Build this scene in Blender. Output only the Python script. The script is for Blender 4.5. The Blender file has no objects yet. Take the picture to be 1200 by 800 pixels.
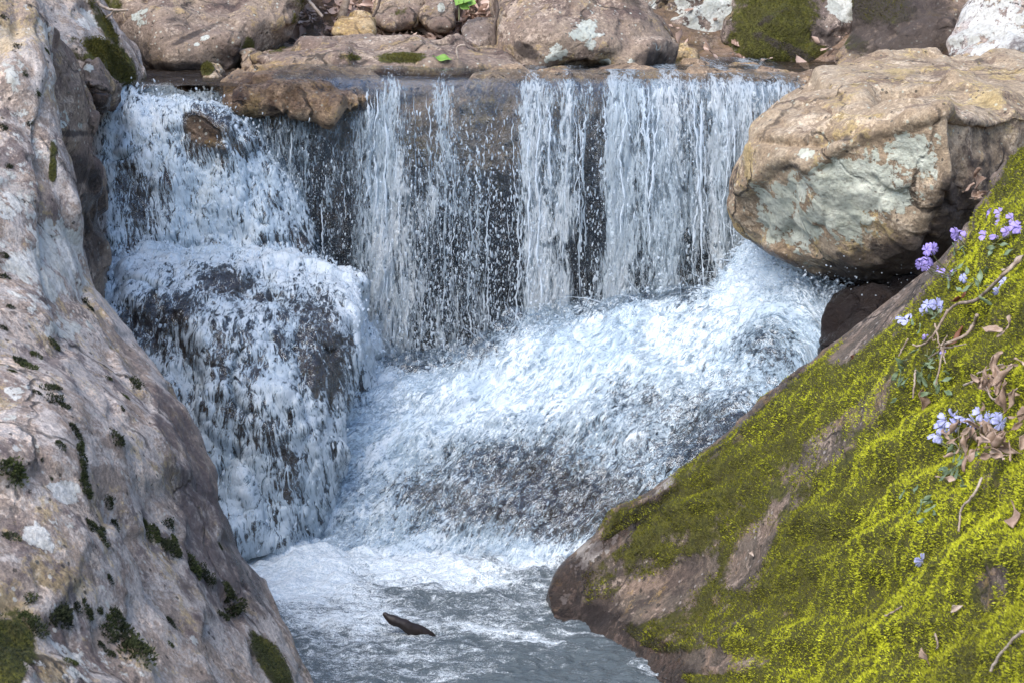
import bpy, bmesh, math, random
import numpy as np
from mathutils import Vector
from mathutils.bvhtree import BVHTree

# ------------------------------------------------------------------ camera, world, sun, exposure
scene = bpy.context.scene
C = scene.collection
CAM_Z, PITCH, HF = 1.65, math.radians(10.5), math.radians(28.0)
cam = bpy.data.cameras.new("camera")
cam.lens_unit = 'FOV'
cam.angle = HF
cam.clip_end = 500
cam.dof.use_dof = True
cam.dof.focus_distance = 6.0
cam.dof.aperture_fstop = 18.0
camo = bpy.data.objects.new("camera", cam)
camo.location = (0, 0, CAM_Z)
camo.rotation_euler = (math.radians(90) - PITCH, 0, 0)
C.objects.link(camo)
scene.camera = camo

LDIR = Vector((-0.38, -0.52, 0.77)).normalized()
world = bpy.data.worlds.new("World")
scene.world = world
world.use_nodes = True
wn = world.node_tree
sky = wn.nodes.new('ShaderNodeTexSky')
sky.sky_type = 'NISHITA'
sky.sun_disc = False
sky.sun_elevation = math.asin(LDIR.z)
sky.sun_rotation = math.atan2(LDIR.x, LDIR.y)
wn.links.new(sky.outputs[0], wn.nodes['Background'].inputs[0])
wn.nodes['Background'].inputs[1].default_value = 0.15
sun = bpy.data.lights.new("sun", 'SUN')
sun.energy = 1.7
sun.angle = math.radians(50)
sun.color = (1.0, 0.93, 0.83)
suno = bpy.data.objects.new("sun", sun)
suno.rotation_euler = LDIR.to_track_quat('Z', 'Y').to_euler()
C.objects.link(suno)
vs = scene.view_settings
vs.view_transform = 'Standard'
vs.look = 'None'
vs.gamma = 1
vs.exposure = 1.32
cy = scene.cycles
cy.use_denoising = True
cy.max_bounces = 7
cy.transparent_max_bounces = 12
cy.diffuse_bounces = 3
cy.glossy_bounces = 3
cy.transmission_bounces = 4
cy.caustics_reflective = False
cy.caustics_refractive = False

# ------------------------------------------------------------------ helpers
rng = np.random.default_rng(11)
random.seed(5)
FPX = 600 / math.tan(HF / 2)
SP, CP = math.sin(PITCH), math.cos(PITCH)


def P(px, py, d):
    """photo pixel (1200x800) at world depth y=d -> world point"""
    a = (px - 600) / FPX
    b = (400 - py) / FPX
    dy = CP + b * SP
    dz = -SP + b * CP
    t = d / dy
    return np.array((a * t, d, CAM_Z + dz * t))


def proj(V):
    x, y, z = V[:, 0], V[:, 1], V[:, 2] - CAM_Z
    f = y * CP - z * SP
    f = np.maximum(f, 0.05)
    u = y * SP + z * CP
    return 600 + FPX * x / f, 400 - FPX * u / f


_pr = np.random.default_rng(3)
_perm = _pr.permutation(512).astype(np.int64)
_perm = np.concatenate([_perm] * 3)
_grad = _pr.normal(size=(512, 3))
_grad /= np.linalg.norm(_grad, axis=1)[:, None]


def perlin(p):
    pi = np.floor(p).astype(np.int64)
    f = p - pi
    u = f * f * f * (f * (f * 6 - 15) + 10)
    pi &= 511
    out = 0
    for dx in (0, 1):
        for dy in (0, 1):
            for dz in (0, 1):
                h = _perm[_perm[_perm[(pi[:, 0] + dx) & 511] + ((pi[:, 1] + dy) & 511)] + ((pi[:, 2] + dz) & 511)]
                g = _grad[h & 511]
                d = g[:, 0] * (f[:, 0] - dx) + g[:, 1] * (f[:, 1] - dy) + g[:, 2] * (f[:, 2] - dz)
                w = (u[:, 0] if dx else 1 - u[:, 0]) * (u[:, 1] if dy else 1 - u[:, 1]) * (u[:, 2] if dz else 1 - u[:, 2])
                out = out + d * w
    return out * 1.6


def fbm(p, scale=1.0, octv=4, gain=0.5, seed=0.0, ridge=False):
    p = np.asarray(p) * scale + np.array((seed * 17.3, seed * 9.1, seed * 5.7)) + 50
    a, s, tot = 1.0, 0, 0
    for o in range(octv):
        n = perlin(p * (2 ** o) + o * 7.7)
        if ridge:
            n = 1 - 2 * np.abs(n)
        s = s + a * n
        tot += a
        a *= gain
    return s / tot


def sstep(a, b, x):
    t = np.clip((x - a) / (b - a), 0, 1)
    return t * t * (3 - 2 * t)


def mesh_np(name, V, F, smooth=True):
    V = np.ascontiguousarray(V, dtype=np.float32)
    F = np.ascontiguousarray(F, dtype=np.int32)
    me = bpy.data.meshes.new(name)
    me.vertices.add(len(V))
    me.vertices.foreach_set('co', V.ravel())
    m, k = F.shape
    me.loops.add(m * k)
    me.loops.foreach_set('vertex_index', F.ravel())
    me.polygons.add(m)
    me.polygons.foreach_set('loop_start', np.arange(0, m * k, k, dtype=np.int32))
    me.polygons.foreach_set('use_smooth', np.full(m, smooth))
    me.update(calc_edges=True)
    me.validate()
    return me


def get_co(me):
    a = np.empty(len(me.vertices) * 3, np.float32)
    me.vertices.foreach_get('co', a)
    return a.reshape(-1, 3).astype(np.float64)


def set_co(me, V):
    me.vertices.foreach_set('co', np.ascontiguousarray(V, np.float32).ravel())
    me.update()


def get_no(me):
    a = np.empty(len(me.vertices) * 3, np.float32)
    me.vertex_normals.foreach_get('vector', a)
    return a.reshape(-1, 3).astype(np.float64)


def set_attr(me, name, v):
    if v.ndim == 1:
        a = me.attributes.new(name, 'FLOAT', 'POINT')
        a.data.foreach_set('value', np.ascontiguousarray(v, np.float32))
    else:
        a = me.attributes.new(name, 'FLOAT_VECTOR', 'POINT')
        a.data.foreach_set('vector', np.ascontiguousarray(v, np.float32).ravel())


def link(name, me, mat=None, parent=None, recentre=True):
    """link a mesh given in world coordinates; origin at the base centre of the thing"""
    o = bpy.data.objects.new(name, me)
    if mat:
        me.materials.append(mat)
    if parent is not None:
        V = get_co(me) - np.array(parent.location)
        set_co(me, V)
        o.parent = parent
    elif recentre:
        V = get_co(me)
        c = (V.min(0) + V.max(0)) / 2
        c[2] = V[:, 2].min()
        set_co(me, V - c)
        o.location = c
    C.objects.link(o)
    return o


def tag(o, label=None, cat=None, group=None, kind=None):
    if label:
        o['label'] = label
    if cat:
        o['category'] = cat
    if group:
        o['group'] = group
    if kind:
        o['kind'] = kind
    return o


def cr(pts, m, closed=False):
    """Catmull-Rom resample along axis 0"""
    pts = np.asarray(pts, float)
    n = len(pts)
    if closed:
        t = np.linspace(0, n, m, endpoint=False)
    else:
        t = np.linspace(0, n - 1, m)
    i = np.minimum(np.floor(t).astype(int), n - 1 if closed else n - 2)
    f = (t - i).reshape((-1,) + (1,) * (pts.ndim - 1))
    g = (lambda k: pts[(i + k) % n]) if closed else (lambda k: pts[np.clip(i + k, 0, n - 1)])
    a, b, c, d = g(-1), g(0), g(1), g(2)
    return 0.5 * (2 * b + (c - a) * f + (2 * a - 5 * b + 4 * c - d) * f ** 2 + (3 * b - a - 3 * c + d) * f ** 3)


def grid_faces(nu, nv, wrap=False):
    I = np.arange(nu * nv).reshape(nu, nv)
    if wrap:
        J = np.roll(I, -1, axis=1)
        return np.stack([I[:-1], J[:-1], J[1:], I[1:]], -1).reshape(-1, 4)
    return np.stack([I[:-1, :-1], I[:-1, 1:], I[1:, 1:], I[1:, :-1]], -1).reshape(-1, 4)


def blobs(px, py, lst):
    """field from photo-space ellipses (cx, cy, rx, ry, angle_deg, value)"""
    out = np.zeros(len(px))
    for cx, cyy, rx, ry, an, val in lst:
        a = math.radians(an)
        dx, dy = px - cx, py - cyy
        u = (dx * math.cos(a) + dy * math.sin(a)) / rx
        v = (-dx * math.sin(a) + dy * math.cos(a)) / ry
        r = np.sqrt(u * u + v * v)
        out = np.maximum(out, val * np.clip(1.5 - r, 0, 1))
    return out


# ------------------------------------------------------------------ node helpers
class NT:
    def __init__(s, name):
        s.m = bpy.data.materials.new(name)
        s.m.use_nodes = True
        s.t = s.m.node_tree
        s.t.nodes.clear()
        s.out = s.t.nodes.new('ShaderNodeOutputMaterial')

    def n(s, typ, ins=None, **props):
        nd = s.t.nodes.new('ShaderNode' + typ)
        for k, v in props.items():
            setattr(nd, k, v)
        for k, v in (ins or {}).items():
            s.set(nd.inputs[k], v)
        return nd

    def set(s, sock, v):
        if isinstance(v, bpy.types.NodeSocket):
            s.t.links.new(v, sock)
        elif isinstance(v, bpy.types.Node):
            s.t.links.new(v.outputs[0], sock)
        else:
            if hasattr(sock.default_value, '__len__') and not isinstance(v, (int, float)):
                v = tuple(v)
                if len(sock.default_value) == 4 and len(v) == 3:
                    v = v + (1,)
            sock.default_value = v

    def math(s, op, a, b=0.0, clamp=False):
        nd = s.n('Math', {0: a, 1: b}, operation=op, use_clamp=clamp)
        return nd.outputs[0]

    def mix(s, f, a, b, blend='MIX'):
        nd = s.n('Mix', None, data_type='RGBA', blend_type=blend)
        s.set(nd.inputs[0], f)
        s.set(nd.inputs[6], a)
        s.set(nd.inputs[7], b)
        return nd.outputs[2]

    def noise(s, vec, scale, detail=4, rough=0.55, dist=0.0):
        return s.n('TexNoise', {'Vector': vec, 'Scale': scale, 'Detail': detail, 'Roughness': rough, 'Distortion': dist}).outputs[0]

    def step(s, v, a, b, lo=0.0, hi=1.0):
        return s.n('MapRange', {0: v, 1: a, 2: b, 3: lo, 4: hi}, interpolation_type='SMOOTHSTEP').outputs[0]

    def attr(s, name, out=2):
        return s.n('Attribute', None, attribute_name=name).outputs[out]

    def shader(s, sh):
        s.t.links.new(sh if isinstance(sh, bpy.types.NodeSocket) else sh.outputs[0], s.out.inputs[0])
        return s.m


def rock_mat(name, c1, c2, c3, lichen=(0.56, 0.57, 0.53), seed=0.0, lich_base=0.0, spots=0.5, grain=0.35, strata=0.0, lich_scale=1.0, bump=1.0, rough=0.8, wash=None, cream=0.5, ochre=0.5, plum=0.7, cracks=0.8, stain_shade=(0.045, 0.034, 0.03)):
    k = NT(name)
    co = k.n('TexCoord').outputs['Object']
    co = k.n('Mapping', {'Vector': co, 'Location': (seed * 3.1, seed * 1.7, seed * 2.3)}).outputs[0]
    n1 = k.noise(co, 2.6, 6, 0.6, 0.7)
    n2 = k.noise(co, 9.0, 8, 0.68, 0.3)
    n3 = k.noise(co, 85.0, 6, 0.7)
    n4 = k.noise(co, 24.0, 8, 0.7)
    n5 = k.noise(co, 230.0, 3, 0.7)
    col = k.mix(k.step(n1, 0.36, 0.62), c1, c2)
    col = k.mix(k.step(n2, 0.45, 0.62), col, c3)
    if wash:
        col = k.mix(k.step(k.noise(co, 5.0, 9, 0.78, 0.5), 0.46, 0.55, 0, 0.85), col, wash)
    # mineral patches: plum-dark, ochre, cream
    pl = k.math('ADD', k.noise(co, 3.7, 9, 0.72, 0.8), k.math('MULTIPLY', k.math('SUBTRACT', n4, 0.5), 0.35))
    col = k.mix(k.step(pl, 0.54, 0.61, 0, plum), col, (c2[0] * 0.50, c2[1] * 0.46, c2[2] * 0.52))
    oc = k.math('ADD', k.noise(k.n('Mapping', {'Vector': co, 'Location': (7, 3, 1)}).outputs[0], 6.5, 9, 0.72, 0.5), k.math('MULTIPLY', k.math('SUBTRACT', n3, 0.5), 0.35))
    col = k.mix(k.step(oc, 0.55, 0.60, 0, ochre), col, (c3[0] * 1.05 + 0.03, c3[1] * 1.02 + 0.01, c3[2] * 0.55))
    cm = k.math('ADD', k.noise(k.n('Mapping', {'Vector': co, 'Location': (1, 8, 4)}).outputs[0], 8.0, 9, 0.75, 0.4), k.math('MULTIPLY', k.math('SUBTRACT', n3, 0.5), 0.4))
    col = k.mix(k.step(cm, 0.56, 0.61, 0, cream), col, (c3[0] * 1.3 + 0.12, c3[1] * 1.3 + 0.11, c3[2] * 1.3 + 0.10))
    if strata:
        cs = k.n('Mapping', {'Vector': co, 'Scale': (1.0, 1.0, 9.0)}).outputs[0]
        col = k.mix(k.step(k.noise(cs, 3.0, 6, 0.6, 0.3), 0.5, 0.68, 0, strata), col, (c1[0] * 0.45, c1[1] * 0.42, c1[2] * 0.4))
    v = k.step(k.math('ADD', k.math('MULTIPLY', n3, 0.6), k.math('MULTIPLY', n5, 0.4)), 0.32, 0.68, 1 - grain * 1.25, 1 + grain * 1.1)
    col = k.mix(1.0, col, k.n('CombineXYZ', {0: v, 1: v, 2: v}), 'MULTIPLY')
    # hairline cracks
    wc = k.n('VectorMath', {0: co, 1: k.n('VectorMath', {0: k.n('TexNoise', {'Vector': co, 'Scale': 5.0, 'Detail': 6.0}).outputs['Color'], 1: (0.30, 0.30, 0.30)}, operation='MULTIPLY')}, operation='ADD').outputs[0]
    vc = k.n('TexVoronoi', {'Vector': wc, 'Scale': 2.6}, feature='DISTANCE_TO_EDGE').outputs['Distance']
    ck = k.math('MULTIPLY', k.step(vc, 0.004, 0.022, 1.0, 0.0), k.step(n1, 0.42, 0.58))
    col = k.mix(k.math('MULTIPLY', ck, cracks), col, (0.03, 0.024, 0.02))
    # dark specks of grime / algae
    sp = k.noise(co, 33.0, 5, 0.7, 0.4)
    col = k.mix(k.step(sp, 0.69 - 0.10 * spots, 0.72 - 0.10 * spots, 0, 0.88), col, (0.028, 0.024, 0.02))
    # crisp pale and dark flecks
    vf = k.n('TexVoronoi', {'Vector': co, 'Scale': 55.0}, feature='F1')
    vfc = k.n('SeparateColor', {0: vf.outputs['Color']})
    fd = k.math('ADD', vf.outputs['Distance'], k.math('MULTIPLY', k.math('SUBTRACT', n5, 0.5), 0.25))
    on_ = k.step(fd, 0.20, 0.27, 1.0, 0.0)
    col = k.mix(k.math('MULTIPLY', on_, k.step(vfc.outputs[0], 0.80, 0.82, 0, 0.75)), col, (lichen[0] * 0.85, lichen[1] * 0.83, lichen[2] * 0.78))
    col = k.mix(k.math('MULTIPLY', on_, k.step(vfc.outputs[1], 0.84, 0.86, 0, 0.8)), col, (0.04, 0.034, 0.028))
    # lichen crusts
    wv = k.n('VectorMath', {0: co, 1: k.n('VectorMath', {0: k.n('TexNoise', {'Vector': co, 'Scale': 22.0, 'Detail': 4.0}).outputs['Color'], 1: (0.05, 0.05, 0.05)}, operation='MULTIPLY')}, operation='ADD').outputs[0]
    vo = k.n('TexVoronoi', {'Vector': wv, 'Scale': 13.0 * lich_scale}, feature='F1')
    vo2 = k.n('TexVoronoi', {'Vector': wv, 'Scale': 38.0 * lich_scale}, feature='F1')
    la = k.attr('lichen')
    nL = k.noise(co, 11.0 * lich_scale, 8, 0.66, 0.3)
    f = k.math('ADD', la, k.math('MULTIPLY', k.math('SUBTRACT', 1.0, la, True), lich_base))
    f = k.math('ADD', f, k.math('MULTIPLY', k.math('SUBTRACT', nL, 0.5), 1.5))
    f = k.math('ADD', f, k.math('MULTIPLY', k.math('SUBTRACT', 0.42, vo.outputs['Distance']), 0.55))
    f = k.math('ADD', f, k.math('MULTIPLY', k.math('SUBTRACT', 0.42, vo2.outputs['Distance']), 0.35))
    f = k.math('ADD', f, k.math('MULTIPLY', k.math('SUBTRACT', n3, 0.5), 0.75))
    f = k.math('ADD', f, k.math('MULTIPLY', k.math('SUBTRACT', n4, 0.5), 0.8))
    lm = k.step(f, 0.52, 0.60)
    hue = k.n('SeparateColor', {0: vo.outputs['Color']})
    lcol = k.mix(hue.outputs[0], (lichen[0] * 0.78, lichen[1] * 0.80, lichen[2] * 0.78), (lichen[0] * 1.08, lichen[1] * 1.07, lichen[2] * 1.06))
    lcol = k.mix(k.step(n4, 0.45, 0.7, 0, 0.5), lcol, (lichen[0] * 0.6, lichen[1] * 0.58, lichen[2] * 0.5))
    lcol = k.mix(k.step(n3, 0.32, 0.55, 0.55, 0), lcol, (0.24, 0.21, 0.17))
    lm2 = k.math('MULTIPLY', lm, 0.94)
    col = k.mix(lm2, col, lcol)
    # moss film, kept dark: shade between the blades painted in
    ma = k.attr('moss')
    mf = k.math('ADD', ma, k.math('MULTIPLY', k.math('SUBTRACT', k.noise(co, 16.0, 8, 0.7), 0.5), 1.5))
    mm = k.step(mf, 0.42, 0.62)
    mcol = k.mix(k.step(n3, 0.3, 0.7), (0.028, 0.03, 0.006), (0.12, 0.115, 0.014))
    mcol = k.mix(k.step(n4, 0.4, 0.68), mcol, (0.055, 0.05, 0.012))
    col = k.mix(mm, col, mcol)
    # dark tone: rock stains plus shade painted into recesses and undersides; then wetness
    sf = k.math('ADD', k.attr('stain_shade'), k.math('MULTIPLY', k.math('SUBTRACT', n2, 0.5), 0.7))
    sf = k.math('ADD', sf, k.math('MULTIPLY', k.math('SUBTRACT', n4, 0.5), 1.3))
    sf = k.math('ADD', sf, k.math('MULTIPLY', k.math('SUBTRACT', n3, 0.5), 0.6))
    col = k.mix(k.step(sf, 0.42, 0.78, 0, 0.88), col, stain_shade)
    wa = k.step(k.math('ADD', k.attr('wet'), k.math('MULTIPLY', k.math('SUBTRACT', n4, 0.5), 0.7)), 0.35, 0.65)
    wcol = k.mix(1.0, col, (0.34, 0.31, 0.31), 'MULTIPLY')
    col = k.mix(wa, col, wcol)
    ro = k.n('MapRange', {0: wa, 1: 0.0, 2: 1.0, 3: rough, 4: 0.22}).outputs[0]
    h = k.math('ADD', k.math('MULTIPLY', n2, 1.6), k.math('MULTIPLY', n4, 0.9))
    h = k.math('ADD', h, k.math('MULTIPLY', n3, 0.5))
    h = k.math('SUBTRACT', h, k.math('MULTIPLY', ck, 0.5))
    h = k.math('ADD', h, k.math('MULTIPLY', n5, 0.12))
    h = k.math('ADD', h, k.math('MULTIPLY', lm, 0.12))
    h = k.math('ADD', h, k.math('MULTIPLY', mm, k.math('MULTIPLY', k.noise(co, 150, 3), 0.8)))
    bp = k.n('Bump', {'Strength': 0.75 * bump, 'Distance': 0.022, 'Height': h})
    b = k.n('BsdfPrincipled', {'Base Color': col, 'Roughness': ro, 'Normal': bp.outputs[0], 'Specular IOR Level': 0.35})
    return k.shader(b)


def foam_mat(name, sx=55.0, sy=14.0, tint=(0.84, 0.90, 0.95), deep=(0.27, 0.42, 0.53), gloss=0.06, lo=0.44, hi=0.62, bstr=0.6, amp=(1.0, 0.8, 0.5), maxa=0.95):
    """water: white where air is beaten into it (foam field plus fine streaks, painted glints among them), clear and glossy elsewhere"""
    k = NT(name)
    fl = k.attr('flow', 1)
    ns = []
    for i, (m, d) in enumerate(((1, 5), (2.7, 5), (7.0, 3))):
        mp = k.n('Mapping', {'Vector': fl, 'Scale': (sx * m, sy * m, 1), 'Location': (i * 3.3, i * 1.7, 0)}).outputs[0]
        v_ = k.noise(mp, 1.0, d, 0.62, (1.4, 0.9, 0.5)[i])
        if i < 2:
            v_ = k.math('SUBTRACT', 0.92, k.math('MULTIPLY', k.math('ABSOLUTE', k.math('SUBTRACT', v_, 0.5)), 3.6))  # ridged webs: foam lacing, and glints on falling strands painted in white
        ns.append(v_)
    f = k.attr('foam')
    for n_, a_ in zip(ns, amp):
        f = k.math('ADD', f, k.math('MULTIPLY', k.math('SUBTRACT', n_, 0.5), a_ * 1.25))
    mk = k.step(f, lo, hi, 0, maxa)
    air = k.math('ADD', k.math('MULTIPLY', f, 0.55), k.math('MULTIPLY', k.math('ADD', ns[1], ns[2]), 0.36))
    thick = k.step(air, 0.42, 1.02)
    col = k.mix(thick, deep, tint)
    lowf = k.noise(k.n('Mapping', {'Vector': fl, 'Scale': (sx * 0.16, sy * 0.22, 1), 'Location': (4, 9, 0)}).outputs[0], 1.0, 4, 0.6, 0.6)
    col = k.mix(k.step(lowf, 0.40, 0.64, 0.0, 0.6), col, (0.50, 0.63, 0.74))
    h = k.math('ADD', k.math('MULTIPLY', ns[0], 1.0), k.math('MULTIPLY', ns[1], 0.7))
    h = k.math('ADD', h, k.math('MULTIPLY', ns[2], 0.35))
    bp = k.n('Bump', {'Strength': bstr, 'Distance': 0.02, 'Height': h})
    foam = k.n('BsdfPrincipled', {'Base Color': col, 'Roughness': 0.22, 'Normal': bp.outputs[0], 'Specular IOR Level': 0.6})
    tl = k.n('BsdfTranslucent', {'Color': col, 'Normal': bp.outputs[0]})
    foam2 = k.n('MixShader', {0: 0.25, 1: foam.outputs[0], 2: tl.outputs[0]})
    tr = k.n('BsdfTransparent', {'Color': (0.90, 0.93, 0.95)})
    gl = k.n('BsdfGlossy', {'Color': (0.9, 0.95, 1.0), 'Roughness': 0.06, 'Normal': bp.outputs[0]})
    fr = k.n('LayerWeight', {'Blend': 0.2, 'Normal': bp.outputs[0]})
    ff = k.n('MapRange', {0: fr.outputs[0], 1: 0.0, 2: 1.0, 3: gloss, 4: 0.35}).outputs[0]
    clr = k.n('MixShader', {0: ff, 1: tr.outputs[0], 2: gl.outputs[0]})
    return k.shader(k.n('MixShader', {0: mk, 1: clr.outputs[0], 2: foam2.outputs[0]}))


def simple_mat(name, c1, c2, scale=20, rough=0.7, transl=0.0, attr_tint=False, bump=0.0):
    k = NT(name)
    co = k.n('TexCoord').outputs['Object']
    f = k.attr('tint') if attr_tint else k.step(k.noise(co, scale, 5, 0.6), 0.3, 0.7)
    col = k.mix(f, c1, c2)
    if attr_tint:
        col = k.mix(k.step(k.noise(co, scale, 4), 0.4, 0.7, 0, 0.35), col, (c1[0] * 0.7, c1[1] * 0.7, c1[2] * 0.7))
    ins = {'Base Color': col, 'Roughness': rough}
    if bump:
        ins['Normal'] = k.n('Bump', {'Strength': bump, 'Distance': 0.004, 'Height': k.noise(co, scale * 3, 4)}).outputs[0]
    b = k.n('BsdfPrincipled', ins)
    if transl:
        t = k.n('BsdfTranslucent', {'Color': col})
        b = k.n('MixShader', {0: transl, 1: b.outputs[0], 2: t.outputs[0]})
    return k.shader(b)


# ------------------------------------------------------------------ rock builder
def hull_mesh(hulls, voxel, smooth, sub):
    bm = bmesh.new()
    for pts in hulls:
        vs_ = [bm.verts.new(tuple(p)) for p in pts]
        r = bmesh.ops.convex_hull(bm, input=vs_)
        dead = set(g for g in r['geom_interior'] if isinstance(g, bmesh.types.BMVert)) | set(g for g in r['geom_unused'] if isinstance(g, bmesh.types.BMVert))
        if dead:
            bmesh.ops.delete(bm, geom=list(dead), context='VERTS')
    me = bpy.data.meshes.new("temporary_rock")
    bm.to_mesh(me)
    bm.free()
    o = bpy.data.objects.new("temporary_rock", me)
    C.objects.link(o)
    m = o.modifiers.new("r", 'REMESH')
    m.mode = 'VOXEL'
    m.voxel_size = voxel
    m = o.modifiers.new("s", 'SMOOTH')
    m.factor = 0.5
    m.iterations = smooth
    m = o.modifiers.new("u", 'SUBSURF')
    m.levels = sub
    m.render_levels = sub
    dg = bpy.context.evaluated_depsgraph_get()
    res = bpy.data.meshes.new_from_object(o.evaluated_get(dg))
    bpy.data.objects.remove(o)
    bpy.data.meshes.remove(me)
    res.polygons.foreach_set('use_smooth', np.ones(len(res.polygons), bool))
    return res


_ct = np.random.default_rng(77).normal(size=(512, 3))
_cj = np.random.default_rng(78).uniform(-.45, .45, size=(512, 3))
_co_ = np.random.default_rng(79).normal(size=512)


def facets(V, cell, k, seed):
    """piecewise-planar chipping: every cell gets its own slightly tilted plane"""
    q = V / cell + 0.13 * np.stack([fbm(V, 2.2 / cell, 2, .5, seed + i) for i in range(3)], 1) + seed * 3.71 + 60
    ci = np.floor(q).astype(np.int64)
    ds, ps = [], []
    for dx in (-1, 0, 1):
        for dy in (-1, 0, 1):
            for dz in (-1, 0, 1):
                c = ci + np.array((dx, dy, dz))
                h = _perm[_perm[_perm[c[:, 0] & 511] + (c[:, 1] & 511)] + (c[:, 2] & 511)] & 511
                r = q - (c + 0.5 + _cj[h])
                ds.append((r * r).sum(1).astype(np.float32))
                ps.append(((r * _ct[h]).sum(1) + 0.35 * _co_[h]).astype(np.float32))
    ds = np.stack(ds)
    ps = np.stack(ps)
    w = np.exp(-(ds - ds.min(0)) / 0.05)
    return (w * ps).sum(0) / w.sum(0) * k * cell


def finish_rock(me, seed, amp, fine, fields, grow=0.0, strat=0.0, facet=(0.3, 0.10), extra=None):
    V = get_co(me)
    N = get_no(me)
    d = amp * fbm(V, 1.6, 3, 0.5, seed) + amp * 0.45 * fbm(V, 5.0, 3, 0.5, seed + 1)
    d = d + fine * fbm(V, 14.0, 4, 0.55, seed + 2) + fine * 0.7 * np.minimum(fbm(V, 7.0, 3, 0.5, seed + 3, True) - 0.55, 0)
    # sharp cracks
    cr_ = fbm(V, 2.3, 2, 0.5, seed + 4, True)
    d = d - fine * 2.2 * sstep(0.90, 0.99, cr_)
    if strat:
        lay = V[:, 2] * 22 + 2.0 * fbm(V, 2.0, 3, 0.5, seed + 5)
        d = d + strat * (np.abs((lay % 1.0) - 0.5) * 2 - 0.5) * sstep(-0.2, 0.3, fbm(V, 3.0, 2, .5, seed + 6))
    d = d + grow + facets(V, facet[0], facet[1], seed) + facets(V, facet[0] * 0.38, facet[1] * 0.8, seed + 3)
    if extra:
        d = d + extra(V, *proj(V), N)
    V = V + N * d[:, None]
    set_co(me, V)
    px, py = proj(V)
    for nm in ('lichen', 'moss', 'stain_shade', 'wet'):
        f = fields.get(nm)
        if f is None:
            v = np.zeros(len(V))
        elif callable(f):
            v = f(V, px, py, get_no(me))
        else:
            v = blobs(px, py, f)
        set_attr(me, nm, v)
    return me


def boulder(name, label, hulls, mat, voxel=0.05, smooth=4, sub=2, amp=0.03, fine=0.006, seed=1, fields=None, grow=0.012, group=None, cat='boulder', strat=0.0, facet=(0.3, 0.10), extra=None):
    pts = [[P(*p) if len(p) == 3 else np.array(p[:3]) for p in h] for h in hulls]
    me = hull_mesh(pts, voxel, smooth, sub)
    finish_rock(me, seed, amp, fine, fields or {}, grow, strat, facet, extra)
    me.name = name
    o = link(name, me, mat)
    tag(o, label, cat, group)
    return o


def world_mesh(o):
    me = o.data
    V = get_co(me) + np.array(o.location)
    n = len(me.polygons)
    lt = np.empty(n, np.int32)
    me.polygons.foreach_get('loop_total', lt)
    li = np.empty(len(me.loops), np.int32)
    me.loops.foreach_get('vertex_index', li)
    if (lt == 4).all():
        return V, li.reshape(-1, 4)
    me.calc_loop_triangles()
    t = np.empty(len(me.loop_triangles) * 3, np.int32)
    me.loop_triangles.foreach_get('vertices', t)
    return V, t.reshape(-1, 3)


def bvh_of(o):
    V, F = world_mesh(o)
    return BVHTree.FromPolygons([tuple(v) for v in V], [tuple(int(i) for i in f) for f in F])


def hit(bvh, px, py):
    q = P(px, py, 10.0)
    o = Vector((0, 0, CAM_Z))
    d = (Vector(q) - o).normalized()
    loc, no, i, di = bvh.ray_cast(o, d)
    return (None, None) if loc is None else (np.array(loc), np.array(no))

# ------------------------------------------------------------------ SETTING: terrain
def terrain_z(x, y):
    up = sstep(6.95, 7.25, y)
    z = -0.38 * (1 - up) + 1.13 * up
    bank = sstep(1.15, 2.6, np.abs(x + 0.15)) * (1.15 - 0.6 * up)
    far = np.maximum(y - 7.68, 0)
    z = z + bank + 0.52 * np.minimum(far, 14) + 0.10 * np.maximum(far - 14, 0)
    side = np.maximum(np.abs(x) - 2.6, 0)
    z = z + 0.25 * np.minimum(side, 18) * sstep(-14, 2, y)
    return z


def axis(a, b, fine_a, fine_b, h):
    fine = np.arange(fine_a, fine_b, h)
    lo = fine_a - np.geomspace(h, fine_a - a, 40)[::-1]
    hi = fine_b + np.geomspace(h, b - fine_b, 40)
    return np.concatenate([lo, fine, hi])


tx = axis(-150, 150, -3.2, 3.2, 0.04)
ty = axis(-120, 200, 2.0, 10.5, 0.04)
X, Y = np.meshgrid(tx, ty, indexing='ij')
V = np.stack([X.ravel(), Y.ravel(), terrain_z(X.ravel(), Y.ravel())], 1)
V[:, 2] += 0.05 * fbm(V, 1.3, 4, 0.5, 2) + 0.02 * fbm(V, 8, 3, 0.5, 4)
me = mesh_np("terrain", V, grid_faces(len(tx), len(ty))[:, ::-1])
for a in ('lichen', 'moss', 'stain_shade'):
    set_attr(me, a, np.zeros(len(V)))
set_attr(me, 'wet', np.where((np.abs(V[:, 0]) < 1.6) & (V[:, 1] < 7.6), 1.0, 0.0))
soil = rock_mat("soil", (0.16, 0.11, 0.075), (0.24, 0.16, 0.11), (0.10, 0.07, 0.05), seed=9, lich_base=-2.0)
tag(link("terrain", me, soil, recentre=False), kind='structure')

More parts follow.
